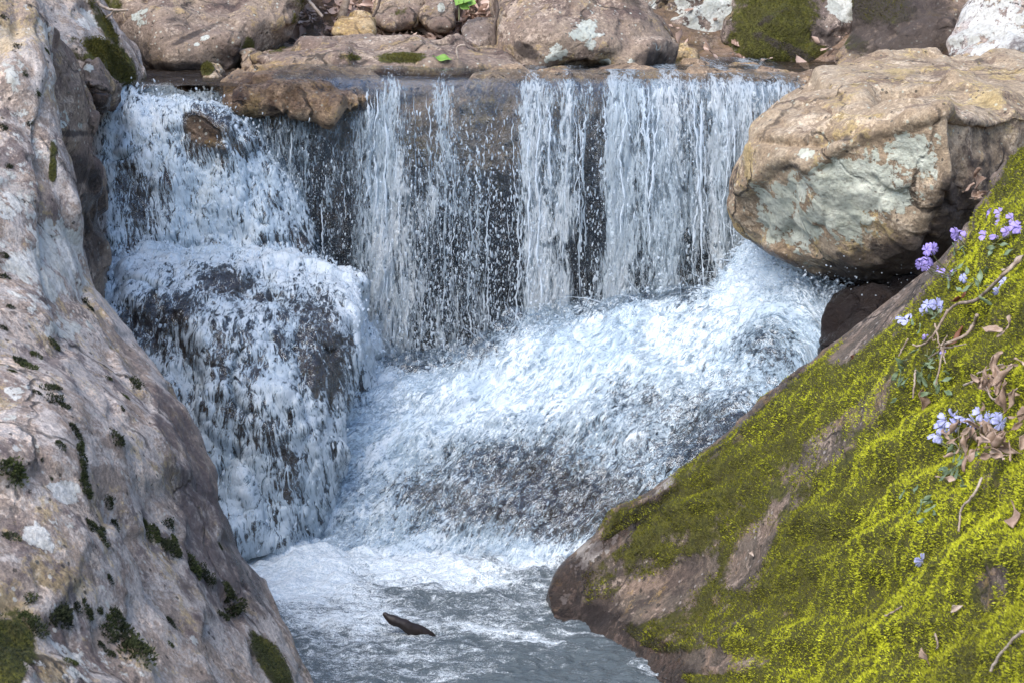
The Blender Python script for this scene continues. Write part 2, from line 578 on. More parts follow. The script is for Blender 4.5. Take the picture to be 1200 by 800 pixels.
# ------------------------------------------------------------------ ROCKS
m_pink = rock_mat("pinkish_lichened_sandstone", (0.33, 0.26, 0.215), (0.24, 0.185, 0.16), (0.38, 0.29, 0.23), (0.66, 0.645, 0.62), seed=1, lich_base=0.10, spots=0.35, wash=(0.53, 0.47, 0.435), cream=0.8, stain_shade=(0.105, 0.08, 0.08))
m_tan = rock_mat("tan_sandstone", (0.38, 0.285, 0.19), (0.30, 0.215, 0.14), (0.43, 0.335, 0.235), (0.60, 0.62, 0.53), seed=2, lich_base=-0.25, spots=0.2, lich_scale=0.9)
m_brown = rock_mat("brown_sandstone", (0.255, 0.19, 0.145), (0.18, 0.125, 0.10), (0.31, 0.235, 0.175), (0.58, 0.60, 0.55), seed=3, lich_base=-0.15, spots=0.6)
m_grey = rock_mat("grey_lichened_rock", (0.21, 0.165, 0.14), (0.14, 0.105, 0.09), (0.27, 0.21, 0.17), (0.60, 0.61, 0.58), seed=4, lich_base=0.1, spots=0.8)
m_wet = rock_mat("wet_dark_rock", (0.17, 0.12, 0.09), (0.11, 0.08, 0.065), (0.24, 0.165, 0.11), seed=5, lich_base=-2.0, spots=0.7, strata=0.5, bump=1.3)
m_ledge = rock_mat("brown_ledge_rock", (0.40, 0.28, 0.175), (0.27, 0.185, 0.12), (0.46, 0.32, 0.21), seed=6, lich_base=-2.0, spots=0.9, strata=0.35, bump=1.5)
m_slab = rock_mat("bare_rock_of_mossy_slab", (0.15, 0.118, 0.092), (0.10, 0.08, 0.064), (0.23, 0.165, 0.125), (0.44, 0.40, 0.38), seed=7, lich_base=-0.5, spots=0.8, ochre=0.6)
m_ochre = rock_mat("ochre_stone", (0.42, 0.29, 0.14), (0.36, 0.24, 0.12), (0.46, 0.34, 0.2), seed=8, lich_base=-0.5, spots=0.1)

one = lambda V, px, py, N: np.ones(len(V))

# --- lofted left slab
def loft_rock(name, label, secs, npts_along, npts_loop, mat, disp, fields, cat='boulder'):
    S = np.array(secs, float)
    G = cr(cr(S, npts_along), npts_loop, False) if False else cr(S, npts_along)
    G = np.transpose(cr(np.transpose(G, (1, 0, 2)), npts_loop, True), (1, 0, 2))
    nu, nv = G.shape[:2]
    V = G.reshape(-1, 3)
    F = grid_faces(nu, nv, True)
    c0, c1 = G[0].mean(0), G[-1].mean(0)
    n = len(V)
    V = np.vstack([V, c0, c1])
    I = np.arange(nu * nv).reshape(nu, nv)
    J = np.roll(I, -1, 1)
    cap0 = np.stack([J[0], I[0], np.full(nv, n), np.full(nv, n)], -1)
    cap1 = np.stack([I[-1], J[-1], np.full(nv, n + 1), np.full(nv, n + 1)], -1)
    bm = bmesh.new()
    vv = [bm.verts.new(v) for v in V]
    for f in F:
        bm.faces.new([vv[i] for i in f])
    for f in np.vstack([cap0, cap1]):
        bm.faces.new([vv[i] for i in f[:3]])
    bmesh.ops.recalc_face_normals(bm, faces=bm.faces)
    me = bpy.data.meshes.new(name)
    bm.to_mesh(me)
    bm.free()
    me.polygons.foreach_set('use_smooth', np.ones(len(me.polygons), bool))
    s = np.append(np.repeat(np.linspace(0, len(secs) - 1, nu), nv), (0, len(secs) - 1))
    t = np.append(np.tile(np.arange(nv) / nv * S.shape[1], nu), (0, 0))
    V = get_co(me)
    N = get_no(me)
    px, py = proj(V)
    V = V + N * disp(V, s, t, px, py)[:, None]
    set_co(me, V)
    px, py = proj(V)
    N = get_no(me)
    for nm in ('lichen', 'moss', 'stain_shade', 'wet'):
        f = fields.get(nm)
        set_attr(me, nm, np.zeros(len(V)) if f is None else f(V, px, py, N))
    o = link(name, me, mat)
    tag(o, label, cat)
    return o


def secA(y, L, F1, F2, Sl):
    s = P(Sl[0], y, Sl[1])
    l = P(-420, y, L)
    return [l, P(0, y, F1), P(F2[0], y, F2[1]), s, s + np.array((-0.10, 0.32, -0.03)), s + np.array((-0.5, 0.9, -0.1)), l + np.array((-0.3, 1.5, -0.2))]


A_secs = [secA(1150, 2.1, 2.25, (240, 2.75), (490, 3.75)), secA(900, 2.5, 2.7, (215, 3.2), (397, 3.98)), secA(800, 2.7, 2.9, (190, 3.38), (347, 4.1)),
          secA(700, 2.9, 3.1, (160, 3.55), (301, 4.22)), secA(600, 3.1, 3.3, (140, 3.7), (266, 4.36)), secA(510, 3.25, 3.5, (118, 3.85), (231, 4.46)),
          secA(440, 3.4, 3.85, (92, 4.12), (180, 4.52)), secA(360, 3.6, 4.12, (60, 4.33), (113, 4.58)), secA(290, 3.75, 4.33, (44, 4.49), (84, 4.66)),
          secA(200, 3.95, 4.53, (32, 4.63), (60, 4.76)), secA(60, 4.25, 4.8, (28, 4.87), (51, 4.96)), secA(-60, 4.5, 5.06, (18, 5.12), (32, 5.2)),
          secA(-160, 4.9, 5.1, (5, 5.2), (15, 5.4))]


def dispA(V, s, t, px, py):
    d = facets(V, 0.5, 0.05, 77) + facets(V, 0.14, 0.06, 78) + 0.022 * fbm(V, 1.7, 3, .5, 1) + 0.010 * fbm(V, 6, 4, .5, 2) + 0.004 * fbm(V, 22, 4, .55, 3)
    d -= 0.008 * sstep(0.88, 0.98, fbm(V, 2.1, 2, .5, 8, True))
    up = sstep(330, 120, py)
    Q = V.copy()
    Q[:, 2] *= 0.45
    d += up * 0.02 * fbm(Q, 6, 4, .5, 5)
    return d


A_moss = [(5, 770, 32, 60, 20, 1.0), (318, 775, 16, 40, -32, 1.0), (62, 190, 6, 26, 0, .7)]
A_lich = [(55, 310, 50, 60, 30, .85), (20, 250, 40, 90, 0, .5), (75, 385, 30, 14, 0, .9), (75, 575, 20, 14, 20, .9), (60, 620, 40, 30, 0, .5), (50, 150, 30, 160, 0, .36), (150, 340, 30, 20, 0, .3), (70, 700, 60, 20, 0, .4), (90, 780, 80, 30, 0, .45), (30, 480, 30, 40, 0, .4),
          (35, 330, 25, 20, 0, .6), (60, 740, 40, 30, 0, .4), (125, 760, 30, 20, 0, .25), (250, 765, 25, 12, 0, .4), (20, 60, 40, 70, 0, .42), (40, 150, 30, 60, 0, .42), (225, 750, 10, 7, 0, .5)]
left_slab = loft_rock("boulder", "huge pinkish grey slab with white lichen and dark moss dots along the left edge", A_secs, 620, 420, m_pink, dispA,
    {'lichen': lambda V, px, py, N: blobs(px, py, A_lich), 'moss': lambda V, px, py, N: blobs(px, py, A_moss),
     'stain_shade': lambda V, px, py, N: blobs(px, py, [(250, 640, 50, 150, -18, .72), (225, 690, 40, 60, 0, .6), (190, 600, 44, 60, 30, .5), (205, 500, 26, 80, -35, .7)]),
     'wet': lambda V, px, py, N: blobs(px, py, [(285, 640, 26, 130, -17, .55)])})

# --- lofted mossy slab, right foreground
def secK(R, F1, F2, F3, back=(0.06, 0.22, -0.16), back2=(0.15, 0.45, -0.6)):
    r, f1, f2, f3 = P(*R), P(*F1), P(*F2), P(*F3)
    b = r + np.array(back)
    b2 = r + np.array(back2)
    b2[2] = min(b2[2], -0.3)
    bt = f3 * 0.5 + b2 * 0.5
    bt[2] = -0.5
    f3[2] = min(f3[2], f2[2] - 0.08)
    return [r, f1, f2, f3, bt, b2, b]


K_secs = [secK((1560, -40, 3.8), (1700, 150, 2.9), (1850, 500, 2.2), (1950, 900, 1.8)),
          secK((1200, 222, 4.3), (1290, 380, 3.5), (1400, 600, 2.8), (1500, 950, 2.25)),
          secK((1100, 318, 4.65), (1190, 470, 3.75), (1290, 650, 3.0), (1370, 950, 2.45)),
          secK((990, 402, 4.88), (1080, 540, 4.1), (1160, 700, 3.35), (1230, 950, 2.8)),
          secK((870, 502, 5.03), (960, 620, 4.42), (1040, 760, 3.75), (1100, 950, 3.2)),
          secK((760, 582, 5.14), (835, 680, 4.75), (905, 800, 4.18), (960, 950, 3.7)),
          secK((692, 633, 5.18), (738, 700, 4.93), (795, 785, 4.55), (840, 900, 4.15), (0.03, 0.16, -0.14), (0.1, 0.3, -0.5)),
          secK((655, 666, 5.18), (674, 708, 5.05), (702, 760, 4.86), (740, 850, 4.55), (0.0, 0.1, -0.12), (0.05, 0.2, -0.5)),
          secK((642, 692, 5.12), (647, 715, 5.06), (656, 745, 4.98), (680, 800, 4.8), (0.0, 0.06, -0.1), (0.03, 0.12, -0.4))]

K_moss = [(1180, 300, 120, 60, -48, .9), (1090, 375, 80, 24, -45, 1.0), (1000, 450, 110, 26, -42, .85), (900, 530, 110, 26, -38, .9), (1120, 460, 110, 80, -40, 1), (1000, 620, 170, 90, -40, 1.0), (1130, 680, 150, 120, -30, 1.0), (1000, 760, 150, 60, 0, .95),
          (930, 470, 90, 30, -42, 1.0), (840, 570, 100, 34, -35, 1.0), (730, 615, 60, 20, -20, 1.0), (760, 650, 70, 40, 0, .60), (850, 640, 90, 70, -40, .62), (800, 745, 60, 30, -20, .6),
          (900, 760, 90, 60, -20, .85), (700, 680, 40, 36, 0, .5), (870, 700, 50, 40, 0, .62)]
K_bare = [(1055, 345, 90, 13, -45, 1), (930, 440, 110, 4, -40, .8), (700, 650, 60, 6, -38, 1), (985, 505, 80, 20, -42, .22), (780, 690, 55, 20, -30, .6), (925, 590, 36, 18, -50, .15), (1165, 690, 30, 30, -30, .55),
          (830, 775, 60, 12, 0, .6), (680, 640, 40, 12, -40, 1), (1140, 235, 60, 8, -50, .8), (880, 650, 20, 40, 30, .5), (1190, 670, 40, 16, -20, .8), (660, 690, 20, 30, 0, .5)]


def mossK(V, px, py, N):
    m = np.maximum(blobs(px, py, K_moss), 0.62 * sstep(700, 780, px + 0.3 * py - 200)) - blobs(px, py, K_bare)
    off = (px > 1180) | (py > 790)
    m = np.where(off, np.maximum(m, 0.8), m)
    m = np.where((N[:, 1] > 0.45) | (V[:, 2] < 0.03), 0, m)
    return np.clip(m, 0, 1)


def dispK(V, s, t, px, py):
    m = blobs(px, py, K_moss) - 0.9 * blobs(px, py, K_bare)
    m = np.clip(np.where((px > 1180) | (py > 790), np.maximum(m, .8), m), 0, 1)
    q = np.stack([s * 0.55 + 0.1 * t, t * 2.6 + 0.5 * s, 0 * s], 1)
    d = 0.012 * fbm(V, 2.0, 3, .5, 21) + 0.005 * fbm(V, 10, 4, .5, 22) + 0.002 * fbm(V, 30, 3, .5, 27)
    def along_line(line, w):
        L = np.array(line, float)
        best = np.full(len(px), 1e9)
        wob = 14 * fbm(V, 4, 3, .5, 61)
        for a_, b_ in zip(L[:-1], L[1:]):
            e = b_ - a_
            tt_ = np.clip(((px - a_[0]) * e[0] + (py - a_[1]) * e[1]) / (e @ e), 0, 1)
            best = np.minimum(best, np.abs(np.hypot(px - a_[0] - tt_ * e[0], py - a_[1] - tt_ * e[1]) + wob * 0.6))
        return np.exp(-(best / w) ** 2)
    edge = np.interp(py, [300, 330, 400, 490, 540, 610, 680, 740, 800], [1150, 1118, 1060, 998, 972, 940, 925, 868, 800]) + 22 * fbm(V, 5, 4, .5, 62)
    d += m * 0.035 * sstep(-8, 34, px - edge)
    d -= m * 0.036 * along_line([(1110, 468), (1060, 492), (1012, 522), (985, 590)], 15)
    d -= m * 0.034 * along_line([(1150, 515), (1055, 562), (992, 640), (940, 725)], 17)
    d -= m * 0.034 * along_line([(1170, 600), (1065, 680), (965, 785)], 20)
    d -= m * 0.030 * along_line([(1190, 360), (1130, 420), (1090, 470)], 13)
    d -= m * 0.030 * along_line([(1210, 690), (1130, 750), (1090, 810)], 22)
    d += m * (0.045 * fbm(q, 1.3, 3, .5, 23) + 0.022 * (0.5 + 0.5 * fbm(V, 8, 2, .5, 24)) + 0.016 * fbm(V, 22, 2, .5, 25))
    return d


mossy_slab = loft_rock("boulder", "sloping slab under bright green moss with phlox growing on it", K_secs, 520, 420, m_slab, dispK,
    {'moss': mossK,
     'lichen': lambda V, px, py, N: blobs(px, py, [(700, 640, 70, 18, -40, .75), (790, 560, 50, 8, -38, .8), (665, 690, 16, 30, 0, .6), (800, 690, 50, 14, -35, .45), (760, 735, 40, 8, -30, .3), (1040, 350, 140, 8, -44, .15)]),  # pale tip patches: sky sheen on the water film painted as grey crust
     'stain_shade': lambda V, px, py, N: blobs(px, py, [(700, 715, 40, 30, 20, .75), (960, 520, 70, 20, -42, .3)]),
     'wet': lambda V, px, py, N: np.maximum(blobs(px, py, [(720, 740, 100, 20, 20, .8), (665, 680, 40, 30, -50, .8), (740, 610, 90, 14, -38, .7), (900, 470, 200, 10, -42, .5)]), sstep(0.10, 0.0, V[:, 2]))})

# --- big tan boulder, right
J_lich = [(1000, 225, 88, 66, -25, .95), (930, 250, 76, 56, 20, .80), (1060, 180, 50, 30, -20, .85), (900, 168, 18, 16, 0, .6), (945, 180, 14, 16, 0, .7), (1090, 200, 18, 50, 10, .75),
          (1050, 250, 50, 40, 0, .55), (950, 305, 50, 20, 10, .5), (1030, 295, 60, 26, 0, .5), (910, 210, 50, 14, 0, .4)]
def creaseJ(V, px, py, N):
    ln = np.interp(px, [855, 880, 905, 925, 945, 970, 985, 1005, 1030, 1060, 1110, 1150, 1300], [232, 222, 196, 190, 198, 188, 178, 166, 156, 150, 131, 118, 90]) + 3 * fbm(V, 9, 3, .5, 3)
    fr = sstep(0.2, -0.25, N[:, 1])
    d = -0.018 * sstep(-1, 9, py - ln) * fr
    d += 0.012 * np.exp(-((py - ln + 7) / 8.0) ** 2) * fr
    ln2 = np.interp(px, [890, 930, 960, 1000, 1040, 1090], [168, 165, 172, 160, 137, 126]) + 4 * fbm(V, 7, 2, .5, 5)
    d -= 0.022 * np.exp(-((py - ln2) / 5.0) ** 2) * sstep(870, 900, px) * sstep(1100, 1050, px)
    ln3 = np.interp(px, [900, 960, 1010, 1060], [140, 128, 137, 139]) + 3 * fbm(V, 8, 2, .5, 6)
    d -= 0.013 * np.exp(-((py - ln3) / 2.5) ** 2) * sstep(890, 930, px) * sstep(1070, 1030, px)
    d -= 0.03 * sstep(0, 26, px - 1108 - 0.06 * (py - 130)) * fr
    return d


big_tan = boulder("boulder", "big tan boulder with pale green lichen face at the right of the falls",
    [[(862, 208, 5.86), (860, 236, 5.86), (880, 170, 5.76), (906, 140, 5.85), (940, 102, 6.15), (972, 83, 6.35), (1010, 70, 6.5), (1062, 66, 6.55), (1130, 67, 6.6), (1270, 70, 6.6),
      (905, 160, 5.66), (935, 200, 5.50), (1000, 172, 5.38), (1110, 132, 5.22), (1120, 215, 5.22), (1090, 290, 5.36), (1000, 326, 5.52), (950, 320, 5.66), (905, 300, 5.8), (875, 270, 5.86),
      (1290, 115, 5.75), (1290, 330, 5.9), (1010, 335, 5.7), (1100, 350, 5.75), (900, 130, 6.9), (905, 290, 6.6), (1270, 80, 7.2), (1270, 300, 7.0)],
     [(985, 168, 5.41), (1110, 128, 5.24), (1040, 110, 5.6), (960, 150, 5.55), (1110, 100, 5.7), (1000, 185, 5.44), (1100, 160, 5.3), (1200, 120, 5.5)]],
    m_tan, voxel=0.02, smooth=2, sub=2, amp=0.010, fine=0.008, seed=12, grow=0.006, facet=(0.30, 0.07), extra=creaseJ,
    fields={'lichen': J_lich,
            'stain_shade': [(1160, 210, 45, 100, 0, .62), (1060, 310, 120, 34, -10, 1.1), (1120, 255, 34, 60, 0, .9), (1060, 87, 60, 6, 3, .5), (1010, 83, 24, 5, 0, .48), (1130, 106, 24, 4, 5, .42), (930, 195, 30, 5, -10, .6), (1140, 110, 20, 4, 0, .4),  # underside and right-side shade painted in; top mottling is dark lichen
                      (1010, 160, 50, 7, -5, .6), (1150, 300, 60, 60, 0, .8), (880, 210, 14, 40, 10, .3)],
            'wet': [(905, 310, 60, 18, 25, .9), (990, 340, 70, 14, 0, .9)]})

# --- rocks on the left of the side fall
boulder("boulder", "brown weathered boulder wedged beside the left slab, its lower half dark and wet",
    [[(40, 60, 5.3), (62, 45, 5.4), (75, 60, 5.45), (100, 120, 5.55), (106, 155, 5.6), (50, 160, 5.25), (40, 40, 6.2), (70, 60, 6.3), (104, 150, 6.2), (0, 60, 5.6), (0, 160, 5.5), (-20, 150, 6.3)],
     [(45, 158, 5.32), (100, 158, 5.6), (118, 200, 5.65), (122, 290, 5.7), (60, 300, 5.45), (40, 200, 5.4), (118, 200, 6.2), (122, 330, 6.2), (20, 300, 6.2), (90, 420, 5.8), (40, 420, 5.8)]],
    m_brown, voxel=0.03, smooth=3, sub=3, amp=0.016, fine=0.008, seed=31, grow=0.004,
    fields={'lichen': [(75, 140, 12, 18, 0, .55), (60, 70, 10, 25, 10, .5), (95, 140, 10, 14, 0, .5)], 'stain_shade': [(85, 200, 40, 26, 0, .8), (80, 260, 40, 50, 0, .6), (76, 157, 40, 5, 0, .8)],
            'wet': [(112, 255, 16, 60, 0, .9), (80, 300, 40, 30, 0, .7)]})
boulder("boulder", "tall boulder with white lichen above and yellow moss down its sloping right side, top left",
    [[(20, -60, 6.3), (85, -40, 6.5), (100, -5, 6.5), (120, 25, 6.55), (145, 60, 6.55), (165, 92, 6.6), (130, 110, 6.3), (70, 100, 6.1), (30, 40, 6.1), (90, -40, 7.3), (140, 50, 7.2), (160, 100, 7.1), (0, 120, 6.4), (-20, 100, 7.0), (100, 140, 6.5)]],
    m_pink, voxel=0.04, smooth=3, sub=3, amp=0.015, fine=0.007, seed=33,
    fields={'lichen': [(100, 25, 16, 12, 30, .75), (70, 45, 12, 10, 0, .6), (125, 45, 12, 8, 45, .6), (45, 15, 12, 12, 0, .6)], 'moss': [(130, 70, 42, 20, 40, .85), (95, 55, 30, 22, 30, .55), (120, 25, 8, 46, -33, .7)]})
boulder("stone", "small grey stone with a pale cap at the foot of the mossy boulder, top left",
    [[(95, 78, 6.05), (105, 68, 6.1), (118, 80, 6.1), (140, 106, 6.15), (128, 104, 6.0), (105, 100, 5.95), (96, 92, 6.0), (110, 75, 6.5), (138, 110, 6.45), (100, 125, 6.2), (135, 125, 6.3)]],
    m_grey, voxel=0.016, smooth=2, sub=2, amp=0.006, fine=0.003, seed=34, cat='stone', facet=(0.08, 0.12), grow=0.003, fields={'lichen': [(104, 80, 8, 6, 20, .7)], 'wet': [(120, 112, 18, 8, 30, .6)]})
boulder("stone", "flat wet purplish stone at the head of the side fall under the grey stone",
    [[(106, 104, 6.0), (125, 100, 6.1), (130, 108, 6.05), (125, 118, 5.98), (108, 118, 5.95), (110, 104, 6.3), (130, 110, 6.35), (108, 135, 6.1), (128, 135, 6.1)]],
    m_wet, voxel=0.014, smooth=2, sub=2, amp=0.004, fine=0.003, seed=35, cat='stone', facet=(0.08, 0.12), grow=0.002, fields={'wet': one})

# --- background boulders
boulder("boulder", "wide reddish brown boulder behind the head of the side fall",
    [[(118, -60, 7.7), (125, 20, 7.5), (160, 75, 7.35), (200, 62, 7.2), (270, 55, 7.3), (345, 22, 7.5), (362, 0, 7.7), (370, -60, 8.0), (150, -60, 8.6), (350, -60, 8.8), (200, 92, 7.5), (280, 86, 7.4), (165, 92, 7.5), (290, 30, 7.3), (170, 10, 7.35)],
     [(195, 62, 7.15), (235, 40, 7.2), (285, 32, 7.22), (290, 55, 7.22), (272, 84, 7.25), (205, 80, 7.2), (230, 50, 7.6), (290, 40, 7.6), (275, 95, 7.5)]],
    m_brown, voxel=0.045, smooth=3, sub=3, amp=0.025, fine=0.008, seed=41,
    fields={'lichen': [(165, 15, 22, 25, 0, .6), (240, 45, 8, 5, -20, .95), (231, 52, 4, 3, 0, .95), (250, 12, 8, 14, 0, .4)], 'stain_shade': [(215, 82, 60, 10, 0, 1), (160, 62, 26, 30, 0, .7), (225, 42, 46, 4, -25, .8), (210, 25, 30, 14, 0, .5), (300, 40, 24, 30, 0, .4)], 'moss': [(290, 60, 10, 20, 0, .6), (350, 15, 12, 30, 10, .45), (130, 5, 20, 12, 0, .6)]})  # thin bar is crevice shade painted in; the rest purple-brown stains
boulder("boulder", "low flat slab with moss patches lying in the stream behind the fall lip",
    [[(292, 70, 7.1), (320, 54, 7.25), (380, 47, 7.4), (470, 45, 7.4), (560, 56, 7.35), (625, 76, 7.2), (600, 82, 7.05), (480, 80, 6.98), (340, 82, 6.98), (300, 60, 7.7), (600, 60, 7.7), (330, 95, 7.2), (600, 95, 7.2)]],
    m_brown, voxel=0.03, smooth=3, sub=3, amp=0.01, fine=0.006, seed=42, cat='flat rock', fields={'moss': [(470, 68, 36, 8, 0, .75), (410, 68, 24, 5, 0, .65), (325, 57, 24, 8, -20, .5), (380, 60, 60, 12, 0, .28)], 'lichen': [(560, 58, 30, 4, 5, .3)], 'stain_shade': [(385, 66, 10, 7, 0, .4)]})
boulder("boulder", "rounded grey brown boulder with pale lichen blotches behind the middle of the lip",
    [[(583, 60, 7.5), (582, 10, 7.6), (590, -40, 7.8), (690, -30, 7.6), (718, 5, 7.5), (765, 28, 7.5), (787, 55, 7.55), (788, 84, 7.6), (640, 84, 7.35), (720, 60, 7.3), (640, 40, 7.3), (600, -40, 8.6), (780, 40, 8.4), (700, -30, 8.5), (640, 100, 7.6), (780, 100, 7.8), (590, 84, 7.6)]],
    m_brown, voxel=0.04, smooth=4, sub=3, amp=0.02, fine=0.008, seed=43,
    fields={'lichen': [(690, 40, 26, 22, 20, .8), (650, 65, 20, 14, 0, .7), (740, 75, 8, 8, 0, .9), (712, 72, 12, 10, 0, .9), (700, 15, 26, 12, 20, .6), (765, 55, 10, 10, 0, .7), (640, 30, 30, 20, 0, .35)], 'stain_shade': [(617, 60, 18, 9, 35, 1), (765, 70, 26, 14, 0, .8), (690, 55, 16, 14, 0, .5), (620, 20, 30, 16, 0, .4)]})
boulder("boulder", "steep boulder crusted all over in white and grey lichen, right of centre at the back",
    [[(715, -80, 8.4), (860, -80, 8.5), (890, 0, 8.2), (875, 60, 8.15), (868, 90, 8.1), (790, 95, 8.2), (740, 40, 8.3), (720, -80, 9.4), (890, -60, 9.4), (880, 110, 9), (760, 110, 8.8)]],
    m_grey, voxel=0.05, smooth=3, sub=3, amp=0.03, fine=0.012, seed=44, fields={'moss': [(872, 50, 22, 40, 10, .9), (850, 80, 24, 10, 0, .6)], 'lichen': [(800, 20, 90, 80, 0, .62), (840, 15, 26, 36, 0, .75)]})
boulder("boulder", "dark boulder cushioned with olive moss at the back, white patch on its shoulder",
    [[(850, -70, 8.3), (1020, -70, 8.3), (1020, 20, 8.1), (990, 40, 7.98), (970, 95, 7.9), (862, 95, 7.95), (856, 40, 8.05), (900, 30, 7.95), (890, -70, 8.25), (900, -70, 9.4), (1010, -60, 9.3), (960, 110, 8.8), (880, 110, 8.8)]],
    m_grey, voxel=0.045, smooth=3, sub=3, amp=0.04, fine=0.012, seed=45, fields={'moss': [(905, 30, 50, 70, 20, .95), (950, 70, 40, 24, 20, .75), (880, 80, 24, 14, 0, .6)], 'lichen': [(992, 5, 20, 22, 20, 1.3)], 'stain_shade': [(925, 58, 50, 7, 25, .9), (905, 20, 30, 5, -30, .7), (970, 45, 30, 8, 40, .8)]})  # furrow shade painted into the colour as dark streaks
boulder("boulder", "dark brown boulder at the back right beside the moss covered one",
    [[(1000, -70, 8.0), (1150, -70, 7.9), (1150, 0, 7.7), (1110, 70, 7.5), (1060, 74, 7.5), (1000, 40, 7.8), (1000, 20, 7.9), (1020, -70, 9), (1150, -60, 8.8), (1110, 90, 8.2), (1000, 90, 8.2)],
     [(965, 70, 7.7), (985, 48, 7.7), (1040, 60, 7.55), (1080, 80, 7.45), (970, 88, 7.6), (1060, 92, 7.5), (1000, 60, 8), (1060, 90, 8)]],
    m_brown, voxel=0.04, smooth=3, sub=3, amp=0.025, fine=0.012, seed=46, fields={'stain_shade': [(1050, 25, 110, 70, 20, .85)], 'moss': [(1030, 8, 46, 22, 10, .8), (1000, 50, 26, 14, 30, .6)], 'lichen': [(975, 68, 8, 10, 30, .4)]})  # broad dark tone over the whole boulder
boulder("boulder", "pale lichen whitened boulder in the top right corner",
    [[(1108, 66, 6.95), (1120, 45, 7.0), (1150, 5, 7.1), (1165, -40, 7.2), (1280, -60, 7.2), (1280, 70, 6.9), (1180, 70, 6.75), (1195, 50, 6.75), (1150, 72, 6.8), (1160, -40, 8), (1280, -40, 8), (1120, 80, 7.5), (1280, 100, 7.5)]],
    m_pink, voxel=0.035, smooth=3, sub=3, amp=0.012, fine=0.007, seed=47, fields={'lichen': [(1165, 35, 60, 60, 0, .8)], 'stain_shade': [(1195, 55, 20, 20, 0, .6), (1140, 68, 30, 4, 0, .4)]})
boulder("stone", "yellow ochre block lying on the brown leaves behind the lip",
    [[(389, 28, 7.75), (395, 24, 7.8), (430, 18, 7.85), (437, 24, 7.8), (438, 42, 7.7), (415, 46, 7.65), (390, 40, 7.7), (400, 22, 8.1), (435, 22, 8.1), (420, 50, 8.0)]],
    m_ochre, voxel=0.014, smooth=2, sub=2, amp=0.004, fine=0.002, seed=48, cat='stone', facet=(0.08, 0.12), grow=0.003)
boulder("stone", "olive brown stone above the ochre block among dead leaves",
    [[(440, 10, 8.1), (455, -12, 8.2), (490, -15, 8.2), (497, 5, 8.1), (485, 25, 8.0), (455, 32, 7.95), (440, 28, 8.0), (450, -10, 8.7), (495, 0, 8.7), (470, 35, 8.4)]],
    m_brown, voxel=0.018, smooth=2, sub=2, amp=0.008, fine=0.004, seed=49, cat='stone', facet=(0.08, 0.12), fields={'moss': [(470, 15, 20, 14, 0, .4)]})
boulder("stone", "dark pointed stone with one pale spot near the green seedling",
    [[(492, 20, 8.0), (505, -8, 8.1), (528, -10, 8.1), (534, 15, 8.0), (530, 32, 7.9), (508, 36, 7.9), (510, -5, 8.5), (530, 10, 8.5), (515, 40, 8.3)]],
    m_brown, voxel=0.018, smooth=2, sub=2, amp=0.006, fine=0.004, seed=50, cat='stone', facet=(0.08, 0.12), fields={'lichen': [(517, 10, 5, 6, 0, 1.2)], 'stain_shade': [(515, 15, 25, 30, 0, .5)]})
boulder("stone", "grey squarish stone touching the grey brown boulder at the back",
    [[(543, 32, 7.75), (560, 24, 7.8), (580, 26, 7.75), (582, 55, 7.65), (560, 56, 7.62), (545, 50, 7.65), (560, 28, 8.1), (582, 30, 8.1), (560, 65, 8.0)]],
    m_grey, voxel=0.014, smooth=2, sub=2, amp=0.004, fine=0.003, seed=51, cat='stone', facet=(0.08, 0.12), fields={'lichen': [(560, 40, 20, 16, 0, .2)]})
boulder("stone", "pale cream stone between the back boulders just above the lip",
    [[(788, 62, 7.7), (800, 58, 7.75), (816, 60, 7.75), (818, 82, 7.65), (790, 84, 7.65), (800, 62, 8.0), (816, 70, 8.0), (800, 95, 7.9)]],
    m_ochre, voxel=0.014, smooth=2, sub=2, amp=0.003, fine=0.002, seed=52, cat='stone', facet=(0.08, 0.12), fields={'lichen': [(803, 70, 20, 14, 0, .5)]})
boulder("stone", "small stone capped with green moss at the water edge behind the side fall",
    [[(236, 76, 7.0), (248, 74, 7.05), (260, 82, 7.0), (262, 92, 6.95), (245, 95, 6.9), (236, 90, 6.95), (250, 78, 7.3), (262, 92, 7.3), (250, 105, 7.1)]],
    m_tan, voxel=0.012, smooth=2, sub=2, amp=0.004, fine=0.003, seed=53, cat='stone', facet=(0.08, 0.12), grow=0.003, fields={'moss': [(242, 80, 9, 9, 0, 1.0)]})
boulder("stone", "dark brown stone at the left end of the flat mossy slab",
    [[(281, 62, 7.25), (290, 58, 7.3), (298, 62, 7.25), (296, 80, 7.15), (282, 82, 7.15), (290, 60, 7.5), (298, 70, 7.5), (290, 95, 7.3)]],
    m_brown, voxel=0.012, smooth=2, sub=2, amp=0.003, fine=0.003, seed=54, cat='stone', facet=(0.08, 0.12), grow=0.003)

